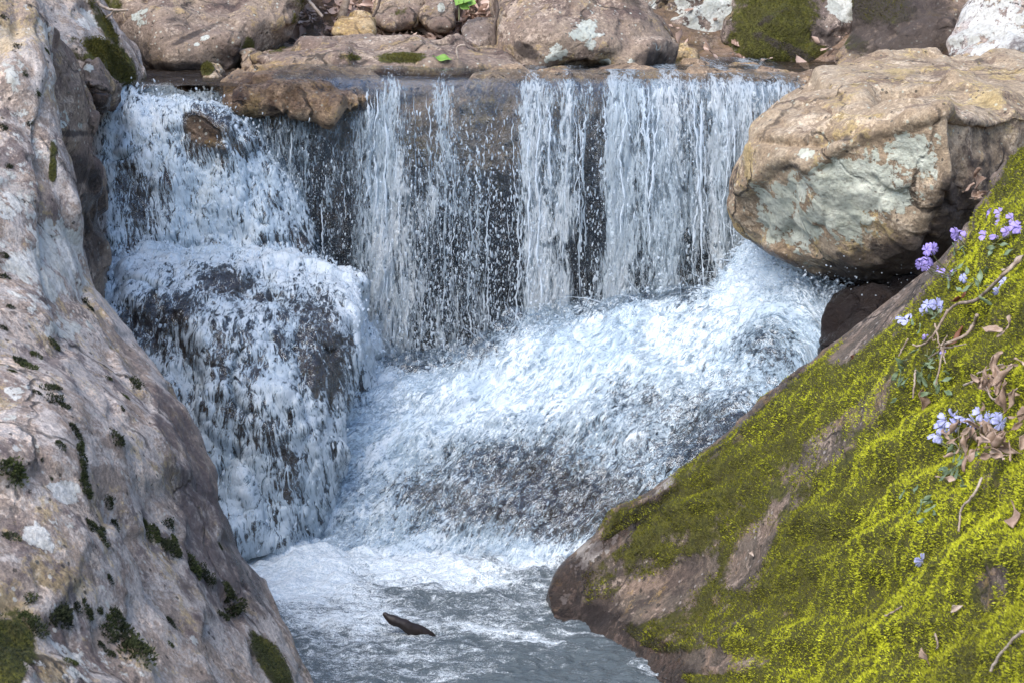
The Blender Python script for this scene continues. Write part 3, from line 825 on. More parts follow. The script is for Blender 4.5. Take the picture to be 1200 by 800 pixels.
# --- the ledge and the rocks under the water
ledge = boulder("ledge", "brown rock ledge the water pours over, undercut below its face",
    [[(262, 92, 6.72), (440, 92, 6.72), (600, 92, 6.72), (800, 92, 6.72), (960, 92, 6.72), (260, 82, 8.2), (960, 82, 8.2), (262, 160, 6.74), (440, 205, 6.70), (620, 208, 6.72), (800, 190, 6.76), (960, 200, 6.76), (300, 200, 8), (960, 200, 8)],
     [(250, 116, 6.52), (256, 92, 6.62), (300, 79, 6.72), (370, 75, 6.74), (435, 80, 6.70), (258, 128, 6.44), (330, 134, 6.43), (415, 130, 6.46), (330, 104, 6.44), (440, 112, 6.54), (300, 85, 7.2), (440, 85, 7.2), (290, 140, 6.8), (440, 140, 6.8)],
     [(280, 180, 6.9), (960, 180, 6.95), (280, 460, 6.95), (960, 460, 6.95), (280, 180, 8), (960, 180, 8), (280, 460, 8), (960, 460, 8)],
     [(290, 150, 6.72), (410, 170, 6.68), (420, 300, 6.70), (400, 440, 6.55), (300, 420, 6.6), (285, 300, 6.7), (300, 160, 7), (420, 180, 7), (420, 440, 7), (300, 440, 7)]],
    m_ledge, voxel=0.035, smooth=2, sub=3, amp=0.02, fine=0.014, seed=61, cat='rock ledge', grow=0.0, strat=0.006,
    fields={'wet': lambda V, px, py, N: np.maximum(sstep(185, 260, py), blobs(px, py, [(350, 210, 80, 70, 0, .8), (760, 170, 170, 90, 0, .55), (430, 150, 40, 60, 0, .5), (340, 105, 130, 40, 0, 0.58)])),
            'stain_shade': lambda V, px, py, N: blobs(px, py, [(350, 200, 75, 60, 0, .8), (620, 330, 400, 110, 0, .9), (640, 150, 30, 60, 0, .5), (760, 190, 160, 90, 0, .6)])})  # undercut's shade painted in as a wide dark patch; left face dark wet rock
side_rock = boulder("boulder", "wet brown hump showing through the upper side fall",
    [[(105, 108, 6.5), (150, 104, 6.55), (240, 104, 6.6), (290, 120, 6.6), (115, 150, 6.36), (200, 125, 6.38), (265, 140, 6.36), (290, 180, 6.36), (125, 230, 6.28), (290, 230, 6.3), (130, 330, 6.15), (400, 330, 6.35), (300, 290, 6.4), (110, 120, 7.2), (290, 120, 7.2), (100, 330, 7.0), (400, 330, 7.0)],
     [(190, 128, 6.34), (225, 118, 6.36), (268, 150, 6.28), (270, 185, 6.26), (225, 165, 6.27), (230, 130, 6.6), (270, 180, 6.6)]],
    m_wet, voxel=0.03, smooth=3, sub=3, amp=0.03, fine=0.012, seed=62, grow=0.0, fields={'wet': lambda V, px, py, N: 1 - blobs(px, py, [(240, 155, 36, 22, 35, .75)])})
hump = boulder("boulder", "rounded dark boulder veiled in white water below the side fall",
    [[(85, 300, 6.1), (200, 285, 6.2), (330, 285, 6.3), (400, 320, 6.3), (110, 375, 5.80), (185, 392, 5.66), (270, 388, 5.60), (352, 384, 5.68), (412, 385, 5.92), (440, 400, 6.1), (150, 470, 5.60), (260, 460, 5.52), (350, 450, 5.57), (400, 450, 5.74),
      (200, 600, 5.42), (270, 640, 5.42), (330, 640, 5.48), (365, 560, 5.62), (100, 600, 6), (360, 700, 5.6), (200, 700, 5.5), (440, 440, 6.5), (100, 330, 6.6), (400, 640, 6.2), (120, 640, 6.4)]],
    m_wet, voxel=0.04, smooth=4, sub=3, amp=0.045, fine=0.016, seed=63, grow=0.0, fields={'wet': one})
boulder("boulder", "low wet brown rock in the dark gap between big tan boulder and mossy slab",
    [[(975, 352, 5.5), (1000, 342, 5.55), (1060, 325, 5.6), (1080, 330, 5.5), (1000, 400, 5.25), (960, 400, 5.3), (1060, 390, 5.2), (980, 350, 6.0), (1100, 320, 6.0), (960, 470, 5.4), (1060, 470, 5.3)]],
    m_wet, voxel=0.022, smooth=1, sub=2, amp=0.02, fine=0.016, seed=64, grow=0.0, strat=0.006, facet=(0.12, 0.12), fields={'wet': one, 'stain_shade': one})  # darkened all over: shade of the gap painted into the rock colour

# ------------------------------------------------------------------ WATER
m_fall = foam_mat("falling_water", 26, 6.0, lo=0.40, hi=0.95, bstr=0.9, amp=(0.65, 0.6, 0.5), maxa=0.9)
m_casc = foam_mat("white_water", 34, 15, lo=0.20, hi=0.88, bstr=0.22, amp=(0.55, 0.5, 0.42), maxa=0.87)
m_film = foam_mat("water_film", 28, 6.5, lo=0.28, hi=0.88, bstr=0.35, maxa=0.9, amp=(0.65, 0.6, 0.6))


def water_grid(name, G, mat, flow, foam, disp):
    nu, nv = G.shape[:2]
    V = G.reshape(-1, 3)
    me = mesh_np(name, V, grid_faces(nu, nv))
    N = get_no(me)
    V = V + N * disp(V)[:, None]
    set_co(me, V)
    px, py = proj(V)
    set_attr(me, 'foam', foam(V, px, py))
    set_attr(me, 'flow', flow)
    o = link(name, me, mat)
    tag(o, kind='structure')
    return o


# --- main curtain: from the stream surface over the lip and down
XL = [(248, 100), (290, 90), (340, 80), (445, 81), (520, 84), (600, 85), (700, 86), (800, 86), (880, 88), (945, 92)]
cols = []
for px_, py_ in XL:
    bul = 0.35 * math.exp(-((px_ - 340) / 95.0) ** 2)
    lip = P(px_, py_, 6.60)
    x, zl = lip[0], lip[2]
    zl = min(zl, 1.32)
    pts = [(x * 1.04, 8.3, 1.285), (x * 1.02, 7.6, 1.285), (x, 7.1, 1.283), (x, 6.8, zl + 0.0), (x, 6.66 - .10 * bul, zl - 0.012), (x, 6.575 - .14 * bul, zl - 0.055), (x, 6.53 - .13 * bul, zl - 0.15),
           (x, 6.495 - .08 * bul, zl - 0.30), (x, 6.465 - .04 * bul, zl - 0.46), (x, 6.44, zl - 0.62), (x, 6.42, zl - 0.80), (x, 6.41, zl - 0.92)]
    cols.append(pts)
cols = np.array(cols)
NU, NV = 760, 460
base = np.transpose(cr(np.transpose(cr(cols, NU), (1, 0, 2)), NV), (1, 0, 2))
seg = np.linalg.norm(np.diff(base, axis=1), axis=2)
along = np.concatenate([np.zeros((NU, 1)), np.cumsum(seg, 1)], 1)
along -= along[:, [int(NV * 4.5 / 11)]]
flowA = np.stack([base[:, :, 0] + 5, along + 5, 0 * along], -1).reshape(-1, 3)
DENS_X = [240, 262, 290, 320, 360, 405, 420, 440, 455, 470, 488, 500, 515, 530, 545, 560, 575, 600, 607, 622, 638, 650, 664, 674, 690, 706, 716, 730, 742, 758, 772, 788, 800, 815, 830, 845, 860, 880, 900, 915, 940]
DENS_V = [.05, .15, .42, .30, .24, .10, .44, .72, .60, .52, .22, .22, .52, .50, .26, .36, .10, .06, .30, .76, .66, .42, .70, .26, .14, .20, .74, .72, .44, .22, .70, .72, .40, .64, .50, .66, .46, .66, .56, .40, .30]


def fall_density(V, px, py):
    d = np.interp(px, DENS_X, DENS_V)
    # thin clear film on the bulge and the top of the brown face
    d = d - 0.35 * sstep(470, 400, px) * sstep(150, 112, py) - 0.26 * sstep(455, 480, px) * sstep(615, 600, px) * sstep(250, 150, py)
    d = d - 0.30 * sstep(104, 88, py) - 1.2 * sstep(455, 425, px) * sstep(132, 120, py)
    d = d - 0.5 * blobs(px, py, [(690, 185, 10, 24, 0, 1), (700, 265, 12, 30, 0, 1), (820, 320, 20, 40, 0, .8), (665, 300, 20, 24, 0, .6), (590, 290, 24, 80, 0, .6), (520, 300, 18, 60, 0, .6)])
    return d - 0.20


def foamA(seed):
    def f(V, px, py):
        q = np.stack([V[:, 0] * 9 + 0.35 * fbm(V, 3, 2, .5, seed), V[:, 2] * 0.7, V[:, 1] * 0 + seed], 1)
        q2 = np.stack([V[:, 0] * 30 + 0.5 * fbm(V, 6, 2, .5, seed + 3), V[:, 2] * 1.6, V[:, 1] * 0 + seed], 1)
        q3 = np.stack([V[:, 0] * 22 + 1.1 * fbm(V, 4, 3, .5, seed + 5), V[:, 2] * 2.2, V[:, 1] * 0 + seed], 1)
        return fall_density(V, px, py) + 0.62 * fbm(q, 1.1, 3) + 0.18 * fbm(q2, 1, 3) + 0.36 * (fbm(q3, 1, 3, .55, seed, True) - 0.35)
    return f


def dispA2(seed, amp):
    def f(V):
        px, py = proj(V)
        w = sstep(84, 125, py)
        q = np.stack([V[:, 0] * 14 + 0.8 * fbm(V, 5, 2, .5, seed), V[:, 2] * 1.1, V[:, 1] * 0 + seed], 1)
        q2 = np.stack([V[:, 0] * 48 + 0.8 * fbm(V, 12, 2, .5, seed), V[:, 2] * 5, V[:, 1] * 0 + seed], 1)
        top = 0.006 * fbm(V * np.array((1, .5, 1)), 9, 3, .5, seed + 4) * (1 - w)
        return amp * w * (fbm(q, 1, 3) + 0.35 * fbm(q2, 1, 3)) + top
    return f


water_grid("waterfall", base, m_fall, flowA, foamA(3.0), dispA2(3.0, -0.035))
cut = int(NV * 4.2 / 11)
b2 = base[:, cut:].copy()
b2[:, :, 1] += 0.055 * np.linspace(0, 1, b2.shape[1])[None, :] ** 0.5
b2[:, :, 2] -= 0.004
water_grid("waterfall", b2, m_fall, np.stack([b2[:, :, 0] + 9, along[:, cut:] + 2, 0 * along[:, cut:]], -1).reshape(-1, 3), foamA(8.0), dispA2(8.0, -0.03))

# --- central cascade of broken white water
CC = [[(400, 395, 6.42), (470, 408, 6.45), (540, 400, 6.45), (620, 366, 6.45), (720, 342, 6.45), (830, 330, 6.42), (885, 270, 6.3), (930, 285, 6.15), (985, 335, 5.95), (1020, 370, 5.85)],
      [(395, 440, 6.2), (470, 432, 6.25), (540, 420, 6.25), (620, 394, 6.22), (720, 372, 6.2), (830, 360, 6.15), (890, 320, 6.1), (935, 330, 5.95), (980, 360, 5.8), (1015, 395, 5.7)],
      [(392, 500, 5.98), (460, 486, 6.05), (540, 476, 6.05), (630, 460, 6.0), (720, 446, 5.95), (820, 430, 5.92), (885, 400, 5.82), (935, 405, 5.7), (975, 415, 5.62), (1010, 430, 5.55)],
      [(378, 556, 5.83), (440, 550, 5.86), (520, 548, 5.85), (610, 540, 5.8), (700, 530, 5.76), (780, 512, 5.72), (845, 490, 5.62), (900, 480, 5.55), (950, 475, 5.5), (990, 480, 5.45)],
      [(350, 605, 5.72), (430, 606, 5.72), (510, 604, 5.70), (600, 600, 5.67), (680, 592, 5.63), (745, 575, 5.58), (805, 560, 5.5), (860, 550, 5.42), (910, 545, 5.38), (960, 545, 5.35)],
      [(300, 650, 5.6), (420, 655, 5.6), (510, 655, 5.58), (590, 652, 5.57), (665, 645, 5.53), (720, 630, 5.47), (775, 615, 5.4), (840, 605, 5.32), (900, 600, 5.28), (960, 600, 5.25)],
      [(280, 690, 5.42), (410, 700, 5.42), (500, 700, 5.40), (580, 700, 5.4), (650, 695, 5.36), (710, 680, 5.3), (770, 670, 5.25), (840, 660, 5.18), (900, 655, 5.15), (960, 650, 5.1)]]
CW = np.array([[P(*q) for q in r] for r in CC])
CW[5, :, 2] = np.minimum(CW[5, :, 2], 0.02)
CW[6, :, 2] = -0.06
CW = np.transpose(CW, (1, 0, 2))
NU2, NV2 = 760, 560
bc = np.transpose(cr(np.transpose(cr(CW, NU2), (1, 0, 2)), NV2), (1, 0, 2))
dl = np.concatenate([np.zeros((NU2, 1)), np.cumsum(np.linalg.norm(np.diff(bc, axis=1), axis=2), 1)], 1)
flowC = np.stack([bc[:, :, 0] * 0.85 + 0.55 * dl + 5, dl - 0.45 * bc[:, :, 0] + 5, 0 * dl], -1).reshape(-1, 3)


def casc_dens(V, px, py):
    d = 0.42 - 0.27 * sstep(470, 540, py + 0.25 * (px - 600)) + 0.22 * sstep(610, 645, py)
    d -= blobs(px, py, [(640, 560, 110, 34, 12, .27), (760, 470, 70, 24, 10, .20), (560, 590, 90, 20, 10, .24), (700, 600, 90, 26, -20, .26), (820, 520, 70, 30, -25, .26), (900, 400, 40, 24, 0, .34), (480, 420, 70, 16, 10, .30),
                        (560, 412, 24, 14, 0, .3), (440, 480, 30, 14, 0, .12), (610, 500, 50, 12, 10, .12)])
    d += blobs(px, py, [(560, 470, 130, 40, -10, .22), (880, 320, 50, 60, 20, .28), (660, 420, 120, 30, -14, .22), (400, 590, 60, 40, 0, .22), (960, 370, 40, 40, 40, .15), (430, 520, 60, 50, 0, .15)])
    d = np.where(py > 650, d - 0.15, d)
    topl = np.interp(px, [400, 470, 540, 620, 720, 830, 860], [395, 408, 400, 366, 342, 330, 290])
    d -= 0.55 * sstep(34, 0, py - topl + 22 * fbm(V, 9, 3, .5, 44)) * sstep(880, 840, px)
    return d


def foamC(V, px, py, sd=0.0):
    q = flowC * np.array((6, 3.5, 1))
    wq = 0.45 * np.stack([fbm(q, 1, 3, .5, 11 + sd), fbm(q, 1, 3, .5, 12 + sd), 0 * px], 1)
    q2 = (flowC + 0.10 * wq) * np.array((20, 9, 1))
    q3 = (flowC + 0.05 * wq) * np.array((48, 26, 1))
    return casc_dens(V, px, py) + 0.26 * fbm(q, 1, 4, .55, 2 + sd) + 0.34 * (fbm(q2, 1, 3, .55, 3 + sd, True) - 0.35) + 0.26 * (fbm(q3, 1, 3, .6, 4 + sd, True) - 0.35)


def dispC(V):
    q = flowC * np.array((9, 6, 1))
    q2 = flowC * np.array((30, 20, 1))
    n = fbm(q, 1, 3, .5, 5)
    q3 = flowC * np.array((75, 45, 1))
    return -(0.055 * n + 0.010 * fbm(q2, 1, 3, .6, 6) + 0.003 * fbm(q3, 1, 2, .5, 7))


cascade = water_grid("white_water", bc, m_casc, flowC, foamC, dispC)
# a second, torn layer of thrown water standing off the first
bc2 = bc[:, 20:470].copy()
lift_ = 0.055 * np.sin(np.linspace(0, np.pi, bc2.shape[1]))[None, :] * (0.6 + 0.8 * fbm(bc2.reshape(-1, 3), 4, 3, .5, 51).reshape(bc2.shape[:2]))
bc2[:, :, 1] -= 0.7 * lift_
bc2[:, :, 2] += 0.7 * lift_
flow_keep = flowC
flowC = np.stack([bc2[:, :, 0] * 0.85 + 0.75 * dl[:, 20:470] + 9, dl[:, 20:470] - 0.35 * bc2[:, :, 0] + 3, 0 * bc2[:, :, 0]], -1).reshape(-1, 3)
water_grid("white_water", bc2, m_casc, flowC, lambda V, px, py: foamC(V, px, py, 20.0) - 0.30, lambda V: 1.3 * dispC(V))
flowC = flow_keep

# dark bed rock underneath, following the same slope
bb = bc[::6, ::6].copy()
bb[:, :, 1] += 0.05
bb[:, :, 2] -= 0.05
nu, nv = bb.shape[:2]
Vb = bb.reshape(-1, 3)
Vb[:, 2] += 0.035 * fbm(Vb, 5, 4, .55, 9)
bot = Vb.copy()
bot[:, 1] += 0.5
bot[:, 2] = np.minimum(bot[:, 2] - 0.3, -0.2)
F1 = grid_faces(nu, nv)
I = np.arange(nu * nv).reshape(nu, nv)
ring = np.concatenate([I[0, :-1], I[:-1, -1], I[-1, :0:-1], I[:0:-1, 0]])
rn = np.roll(ring, -1)
n0 = nu * nv
side = np.stack([ring, rn, rn + n0, ring + n0], -1)
me = mesh_np("streambed", np.vstack([Vb, bot]), np.vstack([F1, F1[:, ::-1] + n0, side]))
for a in ('lichen', 'moss', 'stain_shade'):
    set_attr(me, a, np.zeros(len(me.vertices)))
set_attr(me, 'wet', np.ones(len(me.vertices)))
tag(link("streambed", me, m_wet), kind='structure')


# --- films of water hugging the side rocks: the rock's own faces lifted along their normals
def film(src, name, region, off, dens, seed, across):
    V, F = world_mesh(src)
    me0 = src.data
    N = get_no(me0)
    px, py = proj(V)
    reg = region(V, px, py, N)
    keep = (reg[F] > 0.02).all(1)
    F = F[keep]
    used = np.unique(F)
    mp = -np.ones(len(V), int)
    mp[used] = np.arange(len(used))
    V, N, F, px, py, reg = V[used], N[used], mp[F], px[used], py[used], reg[used]
    t = (V[:, 2] * -1 - V[:, 1] * 0.8)
    fl = np.stack([across(V, px, py), t, 0 * t], 1) + 7
    q = fl * np.array((10, 4, 1))
    q2 = fl * np.array((34, 10, 1))
    d = off * (0.6 + 0.5 * fbm(q, 1, 3, .5, seed)) + 0.009 * fbm(q2, 1, 3, .55, seed + 1)
    N = N * 0.5 + np.array((0, -0.35, 0.3))
    Vn = V + N * np.maximum(d, 0.003)[:, None]
    Vn[:, 1] -= 0.006
    me = mesh_np(name, Vn, F)
    q4 = (fl + 0.03 * np.stack([fbm(fl, 8, 3, .5, seed + 7), fbm(fl, 8, 3, .5, seed + 8), 0 * px], 1)) * np.array((30, 9, 1))
    f = dens(V, px, py) + 0.24 * fbm(q, 1, 4, .55, seed + 2) + 0.42 * (fbm(q4, 1, 3, .6, seed + 3, True) - 0.35) - (1 - sstep(0.02, 0.35, reg)) * 0.9
    set_attr(me, 'foam', f)
    set_attr(me, 'flow', fl)
    o = link(name, me, m_film)
    tag(o, kind='structure')
    return o


front = lambda V, px, py, N: sstep(0.55, 0.05, N[:, 1])
film(side_rock, "waterfall", lambda V, px, py, N: front(V, px, py, N) * (1 - blobs(px, py, [(238, 153, 30, 18, 38, 1.2)]).clip(0, 1)), 0.022,
     lambda V, px, py: 0.30 + blobs(px, py, [(170, 140, 50, 40, 0, .22), (250, 240, 50, 50, 0, .15)]) - blobs(px, py, [(150, 200, 12, 40, 10, .4), (165, 240, 12, 40, 0, .4), (240, 160, 45, 26, 38, .35), (195, 225, 10, 30, 0, .3), (400, 290, 60, 30, 0, .25)]), 71, lambda V, px, py: V[:, 0] * 1.0 + 0.15 * V[:, 2])
H_dens = lambda V, px, py: 0.30 + blobs(px, py, [(210, 290, 110, 24, 0, .30), (330, 300, 60, 30, 20, .28), (110, 320, 40, 40, 0, .2), (240, 560, 60, 60, 60, .22), (420, 380, 24, 60, -20, .25), (190, 440, 30, 50, 30, .12), (310, 440, 18, 50, 0, .14)]) \
    - blobs(px, py, [(190, 372, 50, 22, -8, .42), (265, 335, 36, 18, 20, .34), (375, 400, 30, 60, -10, .44), (200, 410, 60, 14, 12, .34), (280, 420, 26, 40, 0, .26), (330, 380, 20, 40, 0, .2), (300, 500, 30, 40, 0, .28), (260, 490, 30, 30, 0, .22), (250, 540, 20, 30, 0, .22), (330, 530, 20, 40, 0, .2)])
film(hump, "waterfall", lambda V, px, py, N: sstep(0.7, 0.2, N[:, 1]) * sstep(-0.2, -0.1, V[:, 2]), 0.030, H_dens, 75,
     lambda V, px, py: (V[:, 0] + 0.78) / (1 + 0.25 * np.clip(0.9 - V[:, 2], 0, 1)))

# --- pool at the bottom
gx = np.linspace(-2.6, 2.2, 620)
gy = np.concatenate([np.linspace(1.5, 4.0, 60)[:-1], np.linspace(4.0, 6.3, 420)])
X, Y = np.meshgrid(gx, gy, indexing='ij')
V = np.stack([X.ravel(), Y.ravel(), np.zeros(X.size)], 1)
px, py = proj(V)
near = sstep(5.0, 5.5, V[:, 1])
q = V * np.array((1, 1.6, 1))
V[:, 2] += 0.016 * (1 + near) * fbm(q, 5, 3, .5, 91) + 0.015 * fbm(q, 13, 3, .55, 92) + 0.007 * fbm(q, 36, 2, .5, 93) + 0.05 * near * np.abs(fbm(q, 9, 3, .55, 94)) + 0.008 * np.abs(fbm(q, 12, 3, .55, 99)) + 0.03 * blobs(px, py, [(350, 660, 60, 26, 0, 1)])
me = mesh_np("pool_water", V, grid_faces(len(gx), len(gy))[:, ::-1])
if get_no(me)[:, 2].mean() < 0:
    me.flip_normals()
pool_d = blobs(px, py, [(340, 670, 80, 44, 0, .95), (480, 665, 130, 26, 5, .72), (620, 655, 70, 18, -5, .6), (400, 715, 100, 30, 5, .50), (440, 740, 130, 60, 0, .30), (600, 700, 140, 50, 0, .22), (590, 742, 80, 8, 10, .46), (500, 745, 60, 9, 5, .34), (430, 770, 80, 8, 0, .36), (480, 790, 100, 6, 0, .32), (550, 700, 80, 10, 0, .22), (760, 780, 30, 10, 30, .25), (470, 715, 60, 16, 0, .25)])
set_attr(me, 'foam', pool_d + 0.26 * fbm(q, 12, 4, .6, 95) + 0.12 * fbm(q, 4, 2, .5, 96) + 0.20 * (fbm(q, 16, 3, .6, 101, True) - 0.3) + 0.15)
set_attr(me, 'flow', np.stack([V[:, 0] + 9, V[:, 1] * 1.0 + 9, 0 * X.ravel()], 1))


def pool_mat(name="pool_water", base=(0.10, 0.125, 0.14), clear=0.15, bs=0.9):
    k = NT(name)
    fl = k.attr('flow', 1)
    nA = k.noise(k.n('Mapping', {'Vector': fl, 'Scale': (26, 52, 1)}).outputs[0], 1, 5, 0.65, 1.0)
    nB = k.noise(k.n('Mapping', {'Vector': fl, 'Scale': (95, 170, 1)}).outputs[0], 1, 4, 0.6, 0.6)
    f = k.math('ADD', k.attr('foam'), k.math('MULTIPLY', k.math('SUBTRACT', nA, 0.5), 0.95))
    f = k.math('ADD', f, k.math('MULTIPLY', k.math('SUBTRACT', nB, 0.5), 0.55))
    mk = k.step(f, 0.34, 0.62, 0, 0.95)
    h = k.math('ADD', nA, k.math('MULTIPLY', nB, 0.5))
    nC = k.noise(k.n('Mapping', {'Vector': fl, 'Scale': (260, 420, 1)}).outputs[0], 1, 3, 0.6, 0.4)
    f = k.math('ADD', f, k.math('MULTIPLY', k.math('SUBTRACT', nC, 0.5), 0.95))
    mk = k.step(f, 0.30, 0.84, 0, 0.92)
    bp = k.n('Bump', {'Strength': bs, 'Distance': 0.012, 'Height': h})
    fc = k.mix(k.step(k.math('ADD', nB, nC), 0.75, 1.2), (0.48, 0.58, 0.66), (0.88, 0.92, 0.95))
    foam = k.n('BsdfPrincipled', {'Base Color': fc, 'Roughness': 0.4, 'Normal': bp.outputs[0]})
    w = k.n('BsdfPrincipled', {'Base Color': base, 'Roughness': 0.05, 'Normal': bp.outputs[0], 'IOR': 1.33, 'Specular IOR Level': 0.7})
    tr = k.n('BsdfTransparent', {'Color': (0.7, 0.68, 0.62)})
    w2 = k.n('MixShader', {0: clear, 1: w.outputs[0], 2: tr.outputs[0]})
    return k.shader(k.n('MixShader', {0: mk, 1: w2.outputs[0], 2: foam.outputs[0]}))


tag(link("pool_water", me, pool_mat()), kind='structure')

# --- stream above the lip (sheet behind the side fall and behind the big boulder)
gx = np.linspace(-2.2, 2.9, 420)
gy = np.linspace(6.5, 8.6, 240)
X, Y = np.meshgrid(gx, gy, indexing='ij')
V = np.stack([X.ravel(), Y.ravel(), np.full(X.size, 1.262)], 1)
V[:, 2] += 0.010 * fbm(V, 7, 3, .55, 97) + 0.004 * fbm(V, 24, 3, .55, 98) + 0.012 * sstep(6.85, 7.1, V[:, 1])
px, py = proj(V)
F = grid_faces(len(gx), len(gy))[:, ::-1]
okv = (V[:, 1] > 6.9) | (V[:, 0] < -0.86)
F = F[okv[F].all(1)]
me = mesh_np("stream_water", V, F)
if get_no(me)[:, 2].mean() < 0:
    me.flip_normals()
set_attr(me, 'foam', blobs(px, py, [(190, 104, 90, 8, 5, .45)]) + 0.1 * fbm(V, 12, 3) - 0.05)
set_attr(me, 'flow', np.stack([V[:, 0] + 9, V[:, 1] * 1.0 + 9, 0 * X.ravel()], 1))
tag(link("stream_water", me, pool_mat("stream_water", (0.06, 0.045, 0.035), 0.6, 0.35)), kind='structure')

# --- spray: frozen drops and falling strands
m_drop = NT("water_drops")
_b = m_drop.n('BsdfPrincipled', {'Base Color': (0.84, 0.90, 0.95), 'Roughness': 0.12, 'Specular IOR Level': 0.6, 'IOR': 1.33})
_t = m_drop.n('BsdfTranslucent', {'Color': (0.85, 0.92, 0.97)})
_x = m_drop.n('BsdfTransparent', {'Color': (0.95, 0.97, 1.0)})
_m1 = m_drop.n('MixShader', {0: 0.5, 1: _b.outputs[0], 2: _t.outputs[0]})
m_drop = m_drop.shader(m_drop.n('MixShader', {0: 0.38, 1: _m1.outputs[0], 2: _x.outputs[0]}))
_bm = bmesh.new()
bmesh.ops.create_icosphere(_bm, subdivisions=1, radius=1)
ICO_V = np.array([v.co[:] for v in _bm.verts])
ICO_F = np.array([[v.index for v in f.verts] for f in _bm.faces])
_bm.free()


def drops(name, pts, rad, vel, stretch):
    """one mesh of drops, each stretched along its velocity"""
    n = len(pts)
    d = vel / np.maximum(np.linalg.norm(vel, axis=1), 1e-6)[:, None]
    a = np.cross(d, rng.normal(size=(n, 3)))
    a /= np.maximum(np.linalg.norm(a, axis=1), 1e-6)[:, None]
    b = np.cross(d, a)
    j = 1 + 0.35 * rng.normal(size=(n, 12, 1)).clip(-1.2, 1.2)
    L = ICO_V[None] * j * rad[:, None, None]
    Vd = pts[:, None] + L[:, :, :1] * a[:, None] + L[:, :, 1:2] * b[:, None] + L[:, :, 2:] * d[:, None] * stretch[:, None, None]
    F = (ICO_F[None] + (np.arange(n) * 12)[:, None, None]).reshape(-1, 3)
    o = link(name, mesh_np(name, Vd.reshape(-1, 3), F), m_drop)
    tag(o, kind='stuff')
    return o


def sample_px(xs, ws, n):
    xs, ws = np.array(xs, float), np.array(ws, float)
    g = np.linspace(xs[0], xs[-1], 2000)
    w = np.interp(g, xs, ws)
    c = np.cumsum(w)
    return np.interp(rng.random(n) * c[-1], c, g)


def fall_y(z):
    return 6.40 + 0.16 * np.sqrt(np.clip((z - 0.45) / 0.85, 0, 1))


# curtain drops, gathered in vertical trains
n = 11000
trains = sample_px([255, 300, 330, 400, 430, 470, 520, 560, 612, 650, 760, 900, 930], [.2, .8, .9, .8, 1.0, 1.0, 1.6, 1.6, 1.4, .5, .5, .5, .1], 330)
pxs = trains[rng.integers(0, len(trains), n)] + rng.normal(size=n) * 4.0
pys = 120 + 300 * rng.random(n) ** 0.62
z0 = np.array([P(a, b, 6.45)[2] for a, b in zip(pxs, pys)])
yy = fall_y(z0) - 0.04 + rng.normal(size=n) * 0.045
pts = np.array([P(a, b, c) for a, b, c in zip(pxs, pys, yy)])
rad = 0.0008 + 0.0024 * rng.random(n) ** 3
drops("spray", pts, rad, np.stack([0.12 * rng.normal(size=n), 0.1 * rng.normal(size=n), -np.ones(n)], 1), 1.3 + 3.2 * rng.random(n) ** 2)

# drops thrown from the cascade surface
Vc, Fc = world_mesh(cascade)
pxc, pyc = proj(Vc)
fo = np.empty(len(Vc), np.float32)
cascade.data.attributes['foam'].data.foreach_get('value', fo)
w = sstep(0.3, 0.9, fo) * (Vc[:, 2] > 0.0) + 0.10
w *= 1 + 3.0 * blobs(pxc, pyc, [(890, 300, 70, 50, 10, 1), (950, 350, 50, 50, 0, 1), (730, 350, 50, 20, 0, 1), (600, 385, 90, 18, -10, .8)])
ids = np.searchsorted(np.cumsum(w), rng.random(9000) * w.sum()).clip(0, len(Vc) - 1)
n = len(ids)
h = rng.exponential(0.022, n)
ex = blobs(pxc[ids], pyc[ids], [(890, 300, 60, 40, 10, 1), (735, 345, 40, 20, 0, .8), (960, 350, 50, 40, 0, .8)])
h *= 1 + 2.2 * ex
pts = Vc[ids] + np.stack([rng.normal(size=n) * 0.02 + 0.25 * h * ex, -h * 0.35 + rng.normal(size=n) * 0.012, h * 0.85], 1)
vel = np.stack([-0.7 + 0.5 * rng.normal(size=n), -0.4 + 0.4 * rng.normal(size=n), -0.45 + 0.5 * rng.normal(size=n)], 1)
drops("spray", pts, 0.0009 + 0.0034 * rng.random(n) ** 4, vel, 1.1 + 1.9 * rng.random(n))

# drops off the side fall and the veiled hump
pl, rl, vl = [], [], []
for o in [o for o in C.objects if o.name.startswith('waterfall') and o.data.materials[0] is m_film]:
    Vf = get_co(o.data) + np.array(o.location)
    fo = np.empty(len(Vf), np.float32)
    o.data.attributes['foam'].data.foreach_get('value', fo)
    w = sstep(0.3, 0.9, fo) + 0.04
    ids = np.searchsorted(np.cumsum(w), rng.random(4200) * w.sum()).clip(0, len(Vf) - 1)
    n = len(ids)
    h = rng.exponential(0.016, n)
    pl.append(Vf[ids] + np.stack([rng.normal(size=n) * .01, -h, h * 0.6 + 0.004], 1))
    rl.append(0.0009 + 0.0034 * rng.random(n) ** 4)
    vl.append(np.stack([0.35 * rng.normal(size=n), -0.35 + 0.2 * rng.normal(size=n), -0.9 + 0.3 * rng.normal(size=n)], 1))
pl, rl, vl = np.vstack(pl), np.concatenate(rl), np.vstack(vl)
drops("spray", pl, rl, vl, 1.2 + 1.8 * rng.random(len(pl)))
# stray fine drops in front of the dark gap under the big boulder and over the pool
n = 360
pxs = np.concatenate([rng.uniform(960, 1080, 40), rng.uniform(300, 720, 320)])
pys = np.concatenate([rng.uniform(300, 350, 40), rng.uniform(600, 680, 320)])
ds = np.concatenate([rng.uniform(5.35, 5.6, 40), rng.uniform(5.3, 5.55, 320)])
pts = np.array([P(a, b, c) for a, b, c in zip(pxs, pys, ds)])
drops("spray", pts, 0.0007 + 0.0014 * rng.random(n) ** 2, rng.normal(size=(n, 3)), 1 + rng.random(n))

